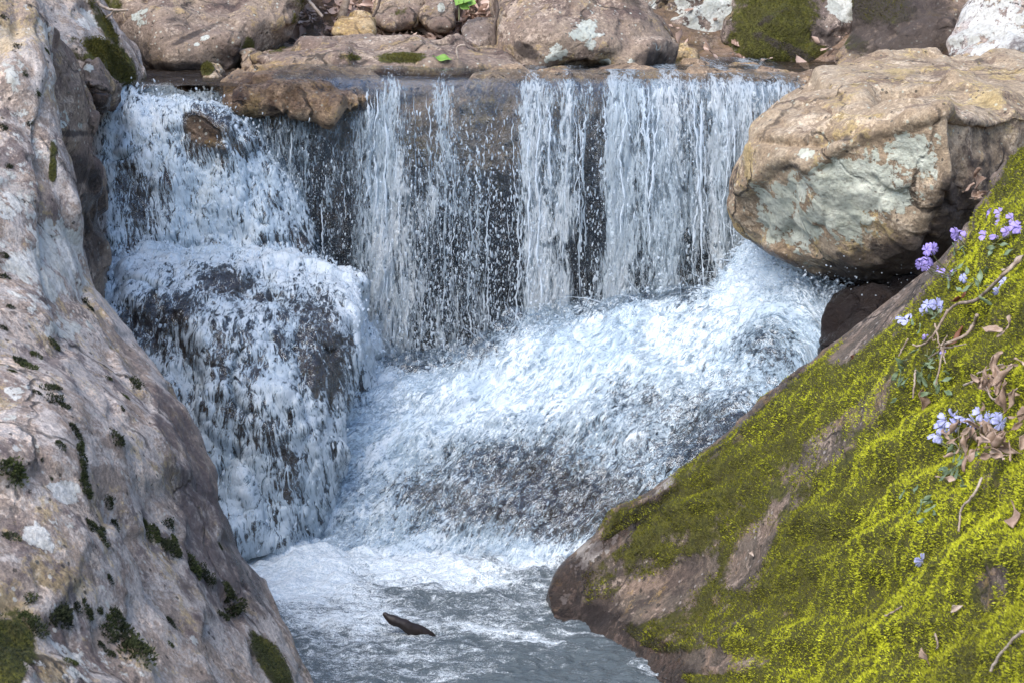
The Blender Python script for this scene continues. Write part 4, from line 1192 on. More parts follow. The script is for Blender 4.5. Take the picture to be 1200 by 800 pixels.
# falling strands: wobbling tapered ropes of water
ns, K, S5 = 120, 60, 5
x0 = sample_px([255, 290, 340, 405, 425, 445, 490, 510, 560, 600, 615, 640, 690, 730, 790, 880, 920, 930], [.2, .6, .5, .25, 1.2, 1.4, 1.0, .5, .7, .35, 1.4, 1.3, .6, 1.4, 1.5, 1.4, .8, .2], ns)
t = np.linspace(0, 1, K)
top = np.where((x0 > 430) & (x0 < 612), rng.uniform(95, 240, ns), rng.uniform(88, 150, ns))
top = np.where(x0 < 430, rng.uniform(120, 260, ns), top)
leng = rng.uniform(50, 290, ns)
endp = np.minimum(top + leng, np.interp(x0, [250, 420, 520, 620, 720, 830, 930], [290, 400, 410, 380, 352, 338, 280]))
paths = []
for i in range(ns):
    py_ = top[i] + (endp[i] - top[i]) * t
    wob = np.cumsum(rng.normal(size=K)) * 0.6 + 1.6 * np.sin(t * rng.uniform(6, 26) + rng.uniform(0, 6)) * rng.uniform(0, 1)
    z_ = np.array([P(x0[i], q_, 6.5)[2] for q_ in py_])
    y_ = fall_y(z_) - 0.035 + rng.normal() * 0.03
    paths.append([P(x0[i] + wv_, q_, yy_) for wv_, q_, yy_ in zip(wob, py_, y_)])
paths = np.array(paths)
rr = (0.0012 + 0.0034 * rng.random(ns) ** 2)[:, None] * (1 - np.abs(2 * t - 1) ** 6)[None] * np.clip(0.75 + 0.75 * fbm(np.stack([np.repeat(np.arange(ns) * 3.7, K), np.tile(t * 11, ns), np.zeros(ns * K)], 1), 1, 3).reshape(ns, K) * 2.6, 0.03, 2.2)
an = np.arange(S5) / S5 * 2 * np.pi
Vt = paths[:, :, None, :] + rr[:, :, None, None] * np.stack([np.cos(an), np.sin(an) * 0.8, 0 * an], -1)[None, None]
I = np.arange(ns * K * S5).reshape(ns, K, S5)
J = np.roll(I, -1, 2)
F = np.stack([I[:, :-1], J[:, :-1], J[:, 1:], I[:, 1:]], -1).reshape(-1, 4)
tag(link("spray", mesh_np("spray", Vt.reshape(-1, 3), F), m_drop), kind='stuff')

# jets and torn arcs thrown up along the foot of the curtain and beside the big boulder
ns, K = 300, 22
w = 1.0 * blobs(pxc, pyc, [(885, 310, 60, 50, 10, 1.6), (950, 360, 50, 40, 30, 1.2), (735, 352, 50, 16, 0, 1.2), (620, 385, 120, 16, -12, .7), (470, 430, 60, 30, 0, .4)])
ids = np.searchsorted(np.cumsum(w), rng.random(ns) * w.sum()).clip(0, len(Vc) - 1)
t = np.linspace(0, 1, K)
v0 = np.stack([-0.25 + 0.75 * rng.normal(size=ns), -0.5 + 0.4 * rng.normal(size=ns), 0.95 + 0.45 * rng.normal(size=ns)], 1)
T = rng.uniform(0.05, 0.15, ns)
tt2 = T[:, None] * t[None]
paths = Vc[ids][:, None] + v0[:, None] * tt2[:, :, None]
paths[:, :, 2] -= 4.9 * tt2 ** 2 + 0.012
paths += np.cumsum(rng.normal(size=paths.shape), 1) * 0.0009
rr = (0.001 + 0.0034 * rng.random(ns) ** 2)[:, None] * (1 - 0.75 * t[None]) * np.clip(0.8 + 1.4 * fbm(np.stack([np.repeat(np.arange(ns) * 3.7, K), np.tile(t * 7, ns), np.zeros(ns * K)], 1), 1, 3).reshape(ns, K), 0.1, 2)
Vt = paths[:, :, None, :] + rr[:, :, None, None] * np.stack([np.cos(an), np.sin(an) * 0.8, 0.4 * np.cos(an)], -1)[None, None]
I = np.arange(ns * K * S5).reshape(ns, K, S5)
J = np.roll(I, -1, 2)
F = np.stack([I[:, :-1], J[:, :-1], J[:, 1:], I[:, 1:]], -1).reshape(-1, 4)
tag(link("spray", mesh_np("spray", Vt.reshape(-1, 3), F), m_drop), kind='stuff')

# ------------------------------------------------------------------ MOSS, PLANTS, LEAVES, TWIGS
m_moss = simple_mat("bright_moss", (0.085, 0.078, 0.006), (0.74, 0.76, 0.035), 30, 0.75, 0.25, True)
m_dmoss = simple_mat("dark_moss", (0.012, 0.016, 0.006), (0.055, 0.07, 0.014), 40, 0.85, 0.1, True)


def tri_sample(V, F, w, n):
    """random points on a mesh with per-vertex weight w"""
    if F.shape[1] == 4:
        F = np.vstack([F[:, [0, 1, 2]], F[:, [0, 2, 3]]])
    a, b, c = V[F[:, 0]], V[F[:, 1]], V[F[:, 2]]
    cr_ = np.cross(b - a, c - a)
    ar = np.linalg.norm(cr_, axis=1) * w[F].mean(1)
    cs = np.cumsum(ar)
    ids = np.searchsorted(cs, rng.random(n) * cs[-1]).clip(0, len(F) - 1)
    r1, r2 = np.sqrt(rng.random(n)), rng.random(n)
    p = a[ids] * (1 - r1)[:, None] + b[ids] * (r1 * (1 - r2))[:, None] + c[ids] * (r1 * r2)[:, None]
    nn = cr_[ids] / np.maximum(np.linalg.norm(cr_[ids], axis=1), 1e-12)[:, None]
    return p, nn


def blades(p, nn, ln, wd, tint, lean=0.8):
    n = len(p)
    d = nn * 0.75 + lean * rng.normal(size=(n, 3)) * 0.55 + np.array((0, 0, 0.25))
    d /= np.linalg.norm(d, axis=1)[:, None]
    s_ = np.cross(d, rng.normal(size=(n, 3)))
    s_ /= np.maximum(np.linalg.norm(s_, axis=1), 1e-9)[:, None]
    p0 = p - nn * 0.002
    mid = p0 + d * (ln * 0.5)[:, None]
    V = np.stack([p0, mid + s_ * (wd * .5)[:, None], p0 + d * ln[:, None] + s_ * 0, mid - s_ * (wd * .5)[:, None]], 1).reshape(-1, 3)
    F = np.arange(n * 4).reshape(n, 4)
    return V, F, np.repeat(tint, 4)


def moss_on(o, n, weight, lmin, lmax, mat, nscale=9, lean=0.8, vig=None):
    V, F = world_mesh(o)
    N = get_no(o.data)
    px, py = proj(V)
    p, nn = tri_sample(V, F, weight(V, px, py, N), n)
    big = fbm(p, nscale, 3, .5, 31)
    ln = (lmin + (lmax - lmin) * rng.random(n)) * (1 + 0.35 * big)
    tint = np.clip((0.46 if vig is None else vig(p)) + 0.40 * big + 0.28 * fbm(p, 2.6, 2, .5, 33) + 0.13 * rng.normal(size=n), 0, 1)
    Vb, Fb, tb = blades(p, nn, ln, ln * rng.uniform(0.16, 0.32, n), tint, lean)
    me = mesh_np("moss", Vb, Fb, False)
    set_attr(me, 'tint', tb)
    return link("moss", me, mat, parent=o)


def attr_of(o, nm):
    v = np.empty(len(o.data.vertices), np.float32)
    o.data.attributes[nm].data.foreach_get('value', v)
    return v


mk_ = attr_of(mossy_slab, 'moss')


def wK(V, px, py, N):
    f = mk_ + 0.95 * fbm(V, 9, 6, .7, 41)
    view = (np.array((0, 0, CAM_Z)) - V)
    view /= np.linalg.norm(view, axis=1)[:, None]
    vis = sstep(-0.15, 0.05, (view * N).sum(1)) * (px > 560) * (px < 1500) * (py < 1000)
    dist = np.linalg.norm(V - np.array((0, 0, CAM_Z)), axis=1)
    return sstep(0.38, 0.62, f) * vis * (4.0 / dist) ** 1.3


def vigour(p):
    px, py = proj(p)
    return 0.26 + 0.44 * blobs(px, py, [(1130, 560, 170, 200, -35, 1), (1000, 760, 130, 50, 0, .9), (920, 480, 70, 14, -42, .9), (1180, 300, 90, 60, -45, .9)]) - 0.22 * blobs(px, py, [(740, 660, 80, 60, 0, 1)])


moss_on(mossy_slab, 400000, wK, 0.004, 0.009, m_moss, vig=vigour)

# dark moss dots on the left slab
DOTS = [(40, 415, 5), (25, 425, 8), (30, 428, 7), (65, 405, 6), (15, 435, 4), (62, 455, 8), (66, 470, 7), (75, 475, 5), (45, 460, 4), (70, 520, 5), (88, 505, 7), (94, 530, 8), (97, 545, 7), (98, 560, 7), (102, 575, 8), (96, 520, 5), (138, 515, 8),
        (160, 450, 6), (148, 465, 4), (128, 443, 4), (15, 550, 10), (8, 546, 8), (22, 556, 7), (105, 614, 6), (112, 618, 6), (119, 628, 7), (120, 622, 6), (134, 614, 5), (128, 588, 6), (170, 617, 8), (180, 628, 8), (184, 622, 5), (190, 635, 6), (197, 640, 8), (206, 645, 8), (204, 632, 6),
        (198, 614, 6), (222, 660, 8), (229, 668, 9), (237, 671, 6), (242, 677, 5), (249, 679, 4), (267, 692, 7), (270, 706, 9), (274, 716, 9), (262, 722, 7), (72, 717, 12), (64, 724, 9), (78, 726, 8), (90, 712, 6), (104, 718, 8), (117, 715, 5), (128, 728, 8), (137, 722, 9), (130, 745, 8), (146, 738, 10), (145, 750, 8),
        (157, 762, 13), (165, 757, 8), (119, 756, 5), (128, 765, 6), (128, 677, 5), (199, 728, 6), (200, 754, 4), (85, 776, 6), (42, 735, 9), (30, 722, 7), (35, 700, 6), (10, 628, 7), (145, 480, 3), (20, 55, 3), (4, 20, 3), (30, 88, 3), (33, 145, 3), (4, 150, 4), (10, 195, 4), (55, 60, 3), (45, 110, 3), (5, 300, 5), (3, 325, 5), (98, 353, 5), (107, 362, 4), (12, 360, 4), (5, 385, 4), (258, 640, 4), (50, 540, 3), (60, 560, 3)]
bvA = bvh_of(left_slab)
pp, qq, tt, rr_ = [], [], [], []
for (dx, dy, r) in DOTS:
    q, no = hit(bvA, dx, dy)
    if q is None:
        continue
    R = r * np.linalg.norm(q - np.array((0, 0, CAM_Z))) / FPX * 1.7
    n = 240
    a = rng.normal(size=(n, 3))
    a -= (a @ no)[:, None] * no
    a = a / np.linalg.norm(a, axis=1)[:, None] * (np.sqrt(rng.random(n)) * (1 + 0.35 * np.sin(rng.uniform(0, 6) + 3 * np.arctan2(a[:, 0], a[:, 2]))))[:, None]
    rad_ = np.linalg.norm(a, axis=1)
    pp.append(q + a * R + no * (R * 0.22 * np.clip(1 - rad_, 0, 1))[:, None])
    nrm = no[None] + a * 0.8
    qq.append(nrm / np.linalg.norm(nrm, axis=1)[:, None])
    g_ = np.clip((dy - 380) / 300, 0, .3) * rng.random()
    tt.append(np.clip(0.25 * rng.random(n) + g_ + 0.4 * (rng.random() < 0.3), 0, 1))
    rr_.append(np.full(n, R * 0.30))
pp, qq, tt, rr_ = np.vstack(pp), np.vstack(qq), np.concatenate(tt), np.concatenate(rr_)
Vb, Fb, tb = blades(pp, qq, rr_ * rng.uniform(.7, 1.3, len(pp)), rr_ * rng.uniform(.3, .6, len(pp)), tt, 0.7)
me = mesh_np("moss", Vb, Fb, False)
set_attr(me, 'tint', tb)
link("moss", me, m_dmoss, parent=left_slab)
mA = attr_of(left_slab, 'moss')
moss_on(left_slab, 9000, lambda V, px, py, N: sstep(.5, .8, mA + .4 * fbm(V, 14, 3)), 0.004, 0.009, m_dmoss)
m_omoss = simple_mat("olive_moss", (0.022, 0.022, 0.006), (0.17, 0.15, 0.016), 30, 0.8, 0.15, True)
for o in [o for o in C.objects if o.name.startswith(('boulder', 'stone')) and o not in (left_slab, mossy_slab)]:
    mv = attr_of(o, 'moss')
    if mv.max() > 0.5:
        cnt = 14000 if mv.max() >= 0.85 and o.name.startswith('boulder') else 2500
        moss_on(o, cnt, lambda V, px, py, N: sstep(.5, .85, mv + .6 * fbm(V, 10, 4, .6)) * (px > -50) * (px < 1250) * (py > -60) * (N[:, 1] < .4), 0.005, 0.011, m_omoss)

# ---- leaves
m_dead = simple_mat("dead_leaf", (0.20, 0.125, 0.085), (0.47, 0.33, 0.25), 26, 0.6, 0.2, False, 0.3)
m_dead2 = simple_mat("pale_dead_leaf", (0.27, 0.175, 0.12), (0.56, 0.42, 0.33), 26, 0.6, 0.2, False, 0.3)
m_red = simple_mat("russet_leaf", (0.13, 0.05, 0.025), (0.26, 0.10, 0.05), 26, 0.6, 0.2)
m_green = simple_mat("green_leaf", (0.10, 0.16, 0.06), (0.20, 0.28, 0.11), 40, 0.5, 0.25)
m_sprout = simple_mat("fresh_green_leaf", (0.16, 0.33, 0.05), (0.30, 0.48, 0.10), 30, 0.5, 0.3)
m_twig = simple_mat("grey_twig", (0.20, 0.14, 0.10), (0.42, 0.33, 0.26), 60, 0.8, 0.0, False, 0.5)
m_pale = simple_mat("pale_twig", (0.28, 0.21, 0.16), (0.46, 0.38, 0.32), 60, 0.8, 0.0, False, 0.4)
m_dark = simple_mat("dark_bark", (0.07, 0.05, 0.04), (0.15, 0.11, 0.09), 60, 0.8, 0.0, False, 0.5)


def leaf_geo(L, Wd, curl, bend, lobes=0.0, nu=12, nv=7, ph=0.0):
    u = np.linspace(0, 1, nu)
    v = np.linspace(-1, 1, nv)
    U, Q = np.meshgrid(u, v, indexing='ij')
    wid = Wd * np.sin(np.pi * np.clip(U * 0.96 + 0.02, 0, 1)) ** 0.75 * (1 + lobes * np.sin(U * 15 + ph))
    x = L * (U - 0.5)
    th = Q * curl * (0.6 + 0.6 * np.sin(U * 4 + ph))
    y = wid * np.sin(th) / max(abs(curl), .2)
    z = wid * (1 - np.cos(th)) / max(abs(curl), .2) + bend * L * (U - 0.5) ** 2 + 0.05 * L * np.sin(U * 9 + ph) * Q
    return np.stack([x, y, z], -1).reshape(-1, 3), grid_faces(nu, nv)


def frame(n, spin):
    n = np.array(n, float)
    n /= np.linalg.norm(n)
    a = np.cross(n, (0.3, 0.2, 0.93) if abs(n[2]) < .9 else (1, 0, 0))
    a /= np.linalg.norm(a)
    b = np.cross(n, a)
    x = a * math.cos(spin) + b * math.sin(spin)
    return np.stack([x, np.cross(n, x), n], 0)


def solid(V, F, th):
    """give a leaf or petal a real thickness"""
    m = len(V)
    me = mesh_np("leaf", V, F)
    N = get_no(me)
    bpy.data.meshes.remove(me)
    V2 = np.vstack([V + N * th / 2, V - N * th / 2])
    e = np.vstack([F[:, [0, 1]], F[:, [1, 2]], F[:, [2, 3]], F[:, [3, 0]]])
    key = np.sort(e, 1)
    _, idx, cnt = np.unique(key, axis=0, return_index=True, return_counts=True)
    be = e[idx[cnt == 1]]
    sd = np.stack([be[:, 1], be[:, 0], be[:, 0] + m, be[:, 1] + m], -1)
    return V2, np.vstack([F, F[:, ::-1] + m, sd])


def tube_geo(path, r, S=6):
    path = np.array(path, float)
    K = len(path)
    r = np.broadcast_to(np.asarray(r, float), (K,))
    tg = np.gradient(path, axis=0)
    tg /= np.maximum(np.linalg.norm(tg, axis=1), 1e-9)[:, None]
    a = np.cross(tg, (0.31, 0.22, 0.93))
    a /= np.maximum(np.linalg.norm(a, axis=1), 1e-9)[:, None]
    b = np.cross(tg, a)
    an = np.arange(S) / S * 2 * np.pi
    V = path[:, None] + r[:, None, None] * (np.cos(an)[None, :, None] * a[:, None] + np.sin(an)[None, :, None] * b[:, None])
    F = grid_faces(K, S, True)
    V = np.vstack([V.reshape(-1, 3), path[0] - tg[0] * r[0] * .5, path[-1] + tg[-1] * r[-1] * .5])
    n = K * S
    j = np.arange(S)
    c0 = np.stack([(j + 1) % S, j, np.full(S, n), np.full(S, n)], -1)
    c1 = np.stack([j + n - S, (j + 1) % S + n - S, np.full(S, n + 1), np.full(S, n + 1)], -1)
    return V, F, np.vstack([c0, c1])[:, :3]


def tube_mesh(name, tubes):
    bm = bmesh.new()
    for path, r in tubes:
        V, F, T = tube_geo(path, r)
        vv = [bm.verts.new(v) for v in V]
        for f in list(F) + list(T):
            bm.faces.new([vv[i] for i in f])
    for f in bm.faces:
        f.smooth = True
    me = bpy.data.meshes.new(name)
    bm.to_mesh(me)
    bm.free()
    return me


bvK = bvh_of(mossy_slab)


def onK(px, py, lift=0.0, fb=None):
    q, n = hit(bvK, px, py)
    if q is None:
        q = P(px, py, fb or 4.5)
        n = np.array((-.3, -.6, .7))
    return q + n * lift, n


def put_leaf(px, py, L, mat, label, group=None, lift=0.012, surf=None, cat='dead leaf', curl=1.2, tilt=0.5, name='leaf', lobes=.12):
    q, n = (surf or onK)(px, py, lift)
    V, F = leaf_geo(L, L * rng.uniform(.24, .36), curl * rng.uniform(.6, 1.5), rng.uniform(-.5, .8), lobes, ph=rng.uniform(0, 6))
    n2 = n + rng.normal(size=3) * tilt
    V = V @ frame(n2, rng.uniform(0, 6.28)) + q
    V, F = solid(V, F, 0.0007)
    o = link(name, mesh_np(name, V, F), mat)
    return tag(o, label, cat, group)


# heaps of curled leaves at the right edge
for (cx, cyy, sx, sy, k, lab, grp) in [(1186, 445, 14, 34, 24, "curled pale dead leaf in the heap on the moss above the lowest phlox blooms", "dead leaves of the upper heap on the mossy slab"),
                                      (1178, 525, 30, 34, 40, "curled pinkish dead leaf in the heap on the moss beside the lowest phlox blooms", "dead leaves of the lower heap on the mossy slab")]:
    for i in range(k):
        a, b = rng.normal(), rng.normal()
        put_leaf(cx + a * sx * .7, cyy + b * sy * .6, rng.uniform(.032, .056), m_dead2 if i % 3 else m_dead, lab, grp, lift=0.02 + 0.035 * rng.random(), tilt=.7, curl=1.6)
for i in range(7):
    put_leaf(1150 + rng.normal() * 9, 222 + rng.normal() * 9, rng.uniform(.035, .06), m_dead, "dry brown leaf caught between the big tan boulder and the mossy slab", "dry leaves caught beside the tan boulder", lift=0.02, surf=lambda x, y, l: (P(x, y, 4.75) + 0, np.array((-.3, -.6, .7))), tilt=.8)
put_leaf(1003, 422, .03, m_red, "tiny dark red leaf alone on the bare strip of the mossy slab")
put_leaf(1133, 352, .075, m_red, "dark brown curled leaf under the long grey twig on the moss")
put_leaf(1125, 402, .06, m_red, "russet leaf below the fork of the long grey twig")
put_leaf(1088, 468, .06, m_dead, "light brown leaf at the foot of the narrow leaved phlox stems")
put_leaf(1197, 318, .05, m_pale, "whitish dry leaf at the right edge above the long twig", lift=.02)
put_leaf(885, 650, .02, m_pale, "tiny cream leaf fragment on the mossy slab's middle")
put_leaf(1128, 716, .025, m_pale, "small cream leaf fragment low on the bright moss")
put_leaf(1092, 772, .035, m_dead2, "small tan leaf near the bottom of the mossy slab")
put_leaf(1194, 610, .06, m_dead, "brown dead leaf at the right edge below the heaps of leaves")

# ---- twigs
def twig(label, pts, r0, r1, mat, lift=0.012, surf=onK, name='twig', side=(), free=None):
    def path(ps):
        if free is not None:
            w = [P(a, b, free + (c[0] if c else 0)) for a, b, *c in ps]
        else:
            w = [surf(a, b, lift)[0] for a, b in ps]
        w = cr(np.array(w), max(8, 7 * len(w)))
        return w + 0.0006 * rng.normal(size=w.shape)
    tubes = []
    p = path(pts)
    tubes.append((p, np.linspace(r0, r1, len(p))))
    for sp in side:
        p = path(sp)
        tubes.append((p, np.linspace(r1 * 1.1, r1 * .55, len(p))))
    return tag(link(name, tube_mesh(name, tubes), mat), label, 'twig')


twig("long grey forked twig lying across the moss among the upper phlox", [(1205, 315), (1185, 335), (1160, 352), (1130, 368), (1108, 388), (1092, 402), (1080, 412)], 0.0045, 0.002, m_twig, 0.028,
     side=[[(1108, 386), (1115, 400), (1110, 412)], [(1118, 376), (1108, 396), (1106, 405)]])
twig("knotted brown twig with short spurs below the long forked twig", [(1160, 372), (1150, 392), (1140, 404), (1122, 412), (1112, 420), (1110, 445)], 0.004, 0.002, m_twig, 0.025,
     side=[[(1112, 418), (1138, 416)], [(1112, 418), (1100, 425)], [(1112, 416), (1122, 424)], [(1114, 414), (1124, 396)]])
twig("short pale twig standing up among the narrow phlox leaves", [(1082, 434), (1080, 452), (1078, 466)], 0.0025, 0.002, m_pale, 0.02)
twig("pale bent twig leading down from the lower heap of leaves", [(1155, 565), (1148, 580), (1136, 594), (1131, 610), (1128, 626)], 0.003, 0.002, m_pale, 0.012)
twig("grey twig in the bottom right corner of the moss", [(1206, 740), (1190, 755), (1176, 770), (1168, 788)], 0.003, 0.0025, m_pale, 0.01)
twig("thin pale twig crossing the upper heap of leaves", [(1145, 445), (1165, 455), (1185, 468), (1203, 470)], 0.0022, 0.0015, m_pale, 0.03)
twig("thin straw coloured stalk left of the heap of leaves", [(1150, 436), (1165, 434), (1180, 428)], 0.0018, 0.0014, m_pale, 0.01)
twig("short brown twig lying on the bare upper strip of the slab", [(1068, 398), (1060, 412), (1056, 420)], 0.0022, 0.0015, m_twig, 0.008)
twig("curved straw bit lying low on the moss", [(1100, 742), (1104, 752), (1101, 764)], 0.0022, 0.0016, m_pale, 0.008)
twig("short dark twig pressed into the moss near the bottom", [(1040, 725), (1050, 720), (1060, 714)], 0.002, 0.002, m_twig, 0.008)
twig("pale forked twig hooked over the mossy boulder, top left", [(114, 2), (120, 8), (133, 12), (150, 12)], 0.006, 0.004, m_pale, free=6.5, side=[[(134, 12), (130, 17), (124, 21)]])
twig("pale straight stick leaning in the dead leaves on the bank", [(352, -12), (364, 4), (378, 20)], 0.009, 0.006, m_pale, free=7.75)
twig("thin dark stem rising beside the grey brown boulder", [(578, -10), (583, 12), (579, 34), (581, 54)], 0.007, 0.005, m_dark, free=7.55)
twig("thin dark curved stem above the ochre block", [(446, -8), (443, 8), (437, 20)], 0.006, 0.005, m_dark, free=7.8)
twig("tiny white curled stalk standing on the flat mossy slab", [(537, 70), (535, 60), (538, 54), (545, 53)], 0.004, 0.003, m_pale, free=7.0)
twig("short stub of grey root sticking out of the leaves on the bank", [(400, 22), (404, 8), (408, -6)], 0.02, 0.012, m_twig, free=8.1)

# ---- wet stick in the pool
st = np.array([P(450, 718, 4.90), P(455, 723, 4.90), P(463, 727, 4.90), P(474, 731, 4.90), P(482, 737, 4.905), P(493, 739, 4.91), P(501, 746, 4.915), P(512, 755, 4.93)])
rS = np.array([.006, .011, .0135, .015, .018, .0165, .019, .014])
stub = (np.array([P(487, 736, 4.90), P(494, 731, 4.885), P(499, 731, 4.88)]), np.array([.007, .005, .003]))
k = NT("wet_black_wood")
_co = k.n('TexCoord').outputs['Object']
_n = k.noise(_co, 90, 5)
m_wood = k.shader(k.n('BsdfPrincipled', {'Base Color': k.mix(_n, (0.006, 0.0045, 0.004), (0.028, 0.015, 0.011)), 'Roughness': 0.5, 'Normal': k.n('Bump', {'Strength': .6, 'Distance': .004, 'Height': _n}).outputs[0]}))
tag(link("stick", tube_mesh("stick", [(cr(st, 15), cr(rS, 15) * (1 + 0.08 * rng.normal(size=15)))]), m_wood), "short black wet stick poking out of the pool", "stick")

# ---- phlox
def petal_mat(name, a, b):
    return simple_mat(name, a, b, 60, 0.55, 0.3)


m_lilac = petal_mat("lilac_petal", (0.46, 0.48, 0.82), (0.62, 0.64, 0.93))
m_violet = petal_mat("violet_petal", (0.38, 0.29, 0.72), (0.54, 0.44, 0.86))
m_stem = simple_mat("phlox_stem", (0.10, 0.10, 0.05), (0.20, 0.20, 0.09), 50, 0.6)
m_pleaf = simple_mat("phlox_leaf", (0.13, 0.19, 0.10), (0.27, 0.34, 0.20), 40, 0.5, 0.25)


def blossom_geo(R, droop):
    Vs, Fs = [], []
    off = 0
    for kx in range(5):
        nu, nv = 6, 5
        u = np.linspace(0.06, 1, nu)
        v = np.linspace(-1, 1, nv)
        U, Q = np.meshgrid(u, v, indexing='ij')
        w = R * 0.40 * np.interp(U, [0, .2, .45, .7, .9, 1], [.12, .25, .66, .98, .95, .68])
        x = R * U - R * 0.10 * (U ** 6) * (1 - np.abs(Q)) ** 1.5
        y = w * Q
        z = droop * R * (-0.35 * U ** 2 + 0.12 * np.sin(U * 3)) + 0.08 * R * np.abs(Q) + 0.02 * R * rng.normal()
        a = kx * 2 * math.pi / 5 + rng.normal() * .08
        ca, sa = math.cos(a), math.sin(a)
        Vs.append(np.stack([x * ca - y * sa, x * sa + y * ca, z + 0.0004 * (kx % 2)], -1).reshape(-1, 3))
        Fs.append(grid_faces(nu, nv) + off)
        off += nu * nv
    V, F = np.vstack(Vs), np.vstack(Fs)
    V, F = solid(V, F, 0.0005)
    # corolla tube
    T, tf, tc = tube_geo(np.array([(0, 0, 0.0005), (0, 0, -0.004), (0, 0, -0.009), (0, 0, -0.013)]), [0.0011, 0.0009, 0.0009, 0.0014], 6)
    tc4 = np.stack([tc[:, 0], tc[:, 1], tc[:, 2], tc[:, 2]], -1)
    return V, F, T, tf


def phlox(label, base, blooms, mat, R=0.0135, leaves=(), fb=4.5, lift=0.035, lw=0.0012):
    bq, bn = onK(base[0], base[1], -0.003, fb)
    root = bpy.data.objects.new("phlox_plant", None)
    root.location = bq
    root.empty_display_size = 0.05
    C.objects.link(root)
    tag(root, label, 'flower', 'wild phlox on the mossy slab')
    stems = []
    top_in = None
    for (x, y) in blooms:
        d0 = np.linalg.norm(onK(x, y, 0, fb)[0] - np.array((0, 0, CAM_Z)))
        q, n = onK(x, y, lift * rng.uniform(.7, 1.2), fb)
        if hit(bvK, x, y)[0] is None:
            q = P(x, y, bq[1] - 0.01 + 0.02 * rng.normal())
        else:
            # keep the bloom on the sight line of its place in the photo, raised off the moss
            q = P(x, y, q[1])
        face = np.array((0, -0.62, 0.45)) + 0.45 * rng.normal(size=3)
        M = frame(face, rng.uniform(0, 6))
        V, F, T, tf = blossom_geo(R * rng.uniform(1.0, 1.25), rng.uniform(.2, 1.2))
        o = link("blossom", mesh_np("blossom", V @ M + q, F), mat, parent=root)
        link("flower_tube", mesh_np("flower_tube", T @ M + q - np.array(root.location), tf), m_stem if False else mat, recentre=False).parent = o
        o.children[0].matrix_parent_inverse.identity()
        bb_ = q - 0.013 * M[2]
        mid = (bq + bb_) / 2 + bn * 0.012 + rng.normal(size=3) * .004
        stems.append((cr(np.array([bq, mid, bb_]), 9), np.linspace(lw, lw * .7, 9)))
    if stems:
        link("stem", tube_mesh("stem", stems), m_stem, parent=root)
    for (x, y, L, sp) in leaves:
        q, n = onK(x, y, 0.012 * rng.uniform(.5, 2), fb)
        V, F = leaf_geo(L, L * 0.15, 0.6, rng.uniform(.0, .7), 0.0, 10, 5)
        V = V @ frame(n + 0.5 * rng.normal(size=3), sp) + q
        V, F = solid(V, F, 0.0006)
        link("leaf", mesh_np("leaf", V, F), m_pleaf, parent=root)
    return root


def lv(cx, cyy, sx, sy, k, L0=.02, L1=.034):
    return [(cx + rng.normal() * sx, cyy + rng.normal() * sy, rng.uniform(L0, L1), rng.uniform(0, 6.28)) for _ in range(k)]


phlox("violet phlox spray with the most blooms, highest up at the right edge", (1168, 285), [(1158, 252), (1172, 250), (1186, 256), (1170, 262), (1190, 266), (1180, 272), (1194, 268), (1155, 277), (1167, 277)], m_violet, R=.0125, leaves=lv(1176, 292, 8, 5, 4))
phlox("small violet phlox tuft between the top spray and the ridge edge", (1134, 292), [(1120, 274), (1128, 272), (1124, 282), (1131, 279)], m_violet, R=.0125, fb=4.5, leaves=lv(1136, 298, 5, 4, 3))
phlox("deep violet phlox leaning out over the dark gap beside the big boulder", (1118, 324), [(1086, 293), (1093, 292), (1080, 304), (1088, 306), (1080, 312), (1090, 314), (1100, 318), (1107, 320), (1084, 309), (1116, 322)], m_violet, R=.0125, fb=4.5, leaves=lv(1122, 326, 4, 4, 2))
phlox("pair of pale lilac phlox blooms lowest on the bare strip", (1070, 385), [(1058, 375), (1067, 370), (1064, 378)], m_lilac, R=.014, leaves=lv(1078, 384, 6, 4, 2))
phlox("pale lilac phlox trio just right of the pair on the bare strip", (1103, 372), [(1088, 358), (1098, 357), (1104, 361), (1083, 365)], m_lilac, R=.0135, leaves=lv(1106, 374, 6, 4, 3))
phlox("leafy phlox with a few tiny lilac blooms beside the long twig", (1150, 338), [(1129, 326), (1177, 331), (1170, 342)], m_lilac, R=.010, leaves=lv(1146, 336, 14, 10, 9, .028, .045))
phlox("phlox of narrow grey green leaves with two tiny blooms below the twig fork", (1085, 440), [(1105, 412), (1085, 396)], m_violet, R=.008, leaves=lv(1086, 436, 20, 14, 34, .02, .034), lift=.02)
phlox("lowest lilac phlox, a broad row of blooms left of the leaf heap", (1128, 532), [(1108, 492), (1118, 486), (1128, 490), (1117, 498), (1104, 500), (1140, 494), (1150, 484), (1160, 490), (1168, 488), (1172, 495), (1158, 498), (1143, 500), (1096, 512), (1102, 513)], m_lilac, R=.0145,
      leaves=lv(1126, 556, 8, 14, 16, .022, .036), lift=.05)
phlox("leafy phlox shoot without blooms on the bright moss under the lowest row", (1090, 608), [], m_lilac, leaves=lv(1092, 600, 10, 9, 11, .022, .036))
phlox("single pale blue phlox bloom alone low on the bright moss", (1084, 662), [(1080, 656)], m_lilac, R=.0125, lift=.012)

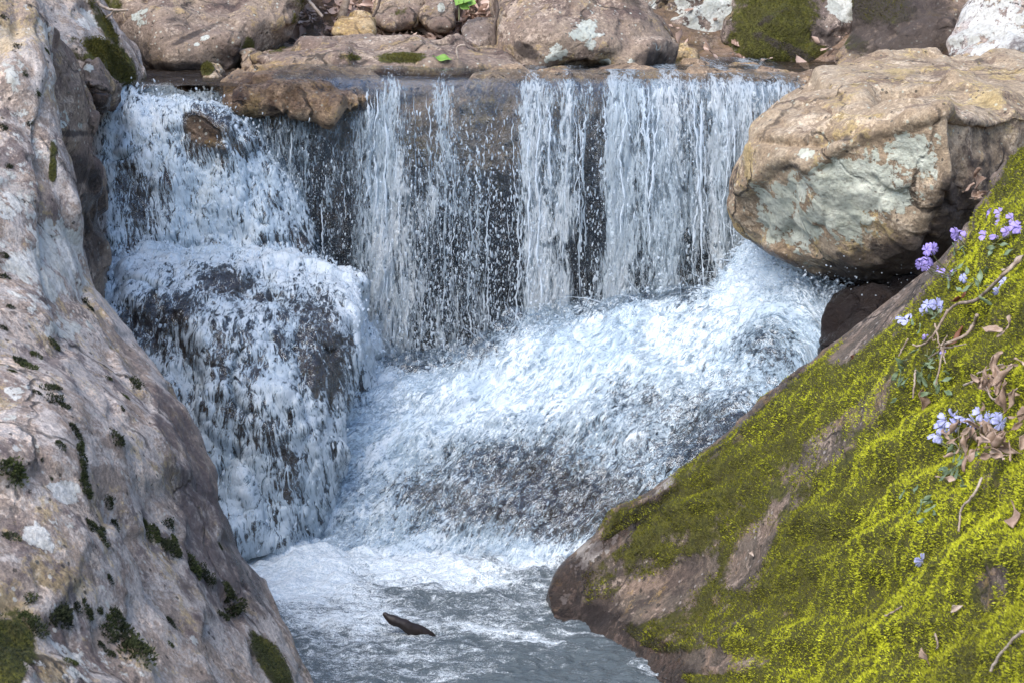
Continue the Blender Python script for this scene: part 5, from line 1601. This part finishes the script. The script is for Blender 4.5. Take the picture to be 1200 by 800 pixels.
# ---- green leaves at the back
def clump(label, name, spots, d, mat, L, cat):
    root = bpy.data.objects.new(name, None)
    root.location = P(spots[0][0], spots[0][1] + 6, d)
    C.objects.link(root)
    tag(root, label, cat)
    for (x, y) in spots:
        V, F = leaf_geo(L * rng.uniform(.8, 1.2), L * .34, .5, .4, 0)
        V = V @ frame(np.array((0, -.5, .8)) + .3 * rng.normal(size=3), rng.uniform(-.4, .4)) + P(x, y, d)
        V, F = solid(V, F, .0008)
        link("leaf", mesh_np("leaf", V, F), mat, parent=root)
    a = np.array(root.location) - np.array((0, 0, .05))
    link("stem", tube_mesh("stem", [(cr(np.array([a, (a + P(*spots[0], d)) / 2, P(*spots[0], d)]), 8), np.full(8, .003))]), m_stem, parent=root)


clump("bright green seedling standing in the dead leaves at the top", "seedling", [(538, 3), (546, 1), (552, 5), (543, 7)], 7.75, m_sprout, .05, 'seedling')
for x, y, lab in [(518, 69, "yellow green fallen leaf lying on the flat mossy slab")]:
    V, F = leaf_geo(.07, .016, .4, .2, 0)
    V = V @ frame((0, -.5, .85), 0.1) + P(x, y, 7.0)
    V, F = solid(V, F, .0008)
    tag(link("leaf", mesh_np("leaf", V, F), m_sprout), lab, 'leaf')

# ---- leaf litter over the bank: nobody could count it
n = 5200
lx = rng.uniform(-2.8, 2.8, n)
ly = 7.62 + 3.2 * rng.random(n) ** 1.2
keep = np.ones(n, bool)
nearb = (rng.random(n) < .6)
lx[nearb] = rng.uniform(-1.1, 0.05, nearb.sum())
lz = terrain_z(lx, ly)
Vs, Fs, off = [], [], 0
for i in range(n):
    L = rng.uniform(.04, .09)
    V, F = leaf_geo(L, L * rng.uniform(.2, .36), rng.uniform(.4, 1.9), rng.uniform(-.5, .9), .12, 7, 5, rng.uniform(0, 6))
    M = frame(np.array((0, -.35, .9)) + .45 * rng.normal(size=3), rng.uniform(0, 6.28))
    V = V @ M + np.array((lx[i], ly[i], lz[i] + .02 + .05 * rng.random()))
    Vs.append(V)
    Fs.append(F + off)
    off += len(V)
me = mesh_np("leaf_litter", np.vstack(Vs), np.vstack(Fs))
set_attr(me, 'tint', np.repeat(rng.random(n) ** 0.9, 35))
m_lit = simple_mat("leaf_litter", (0.26, 0.155, 0.11), (0.68, 0.50, 0.41), 12, 0.65, 0.15, True)
tag(link("leaf_litter", me, m_lit), kind='stuff')
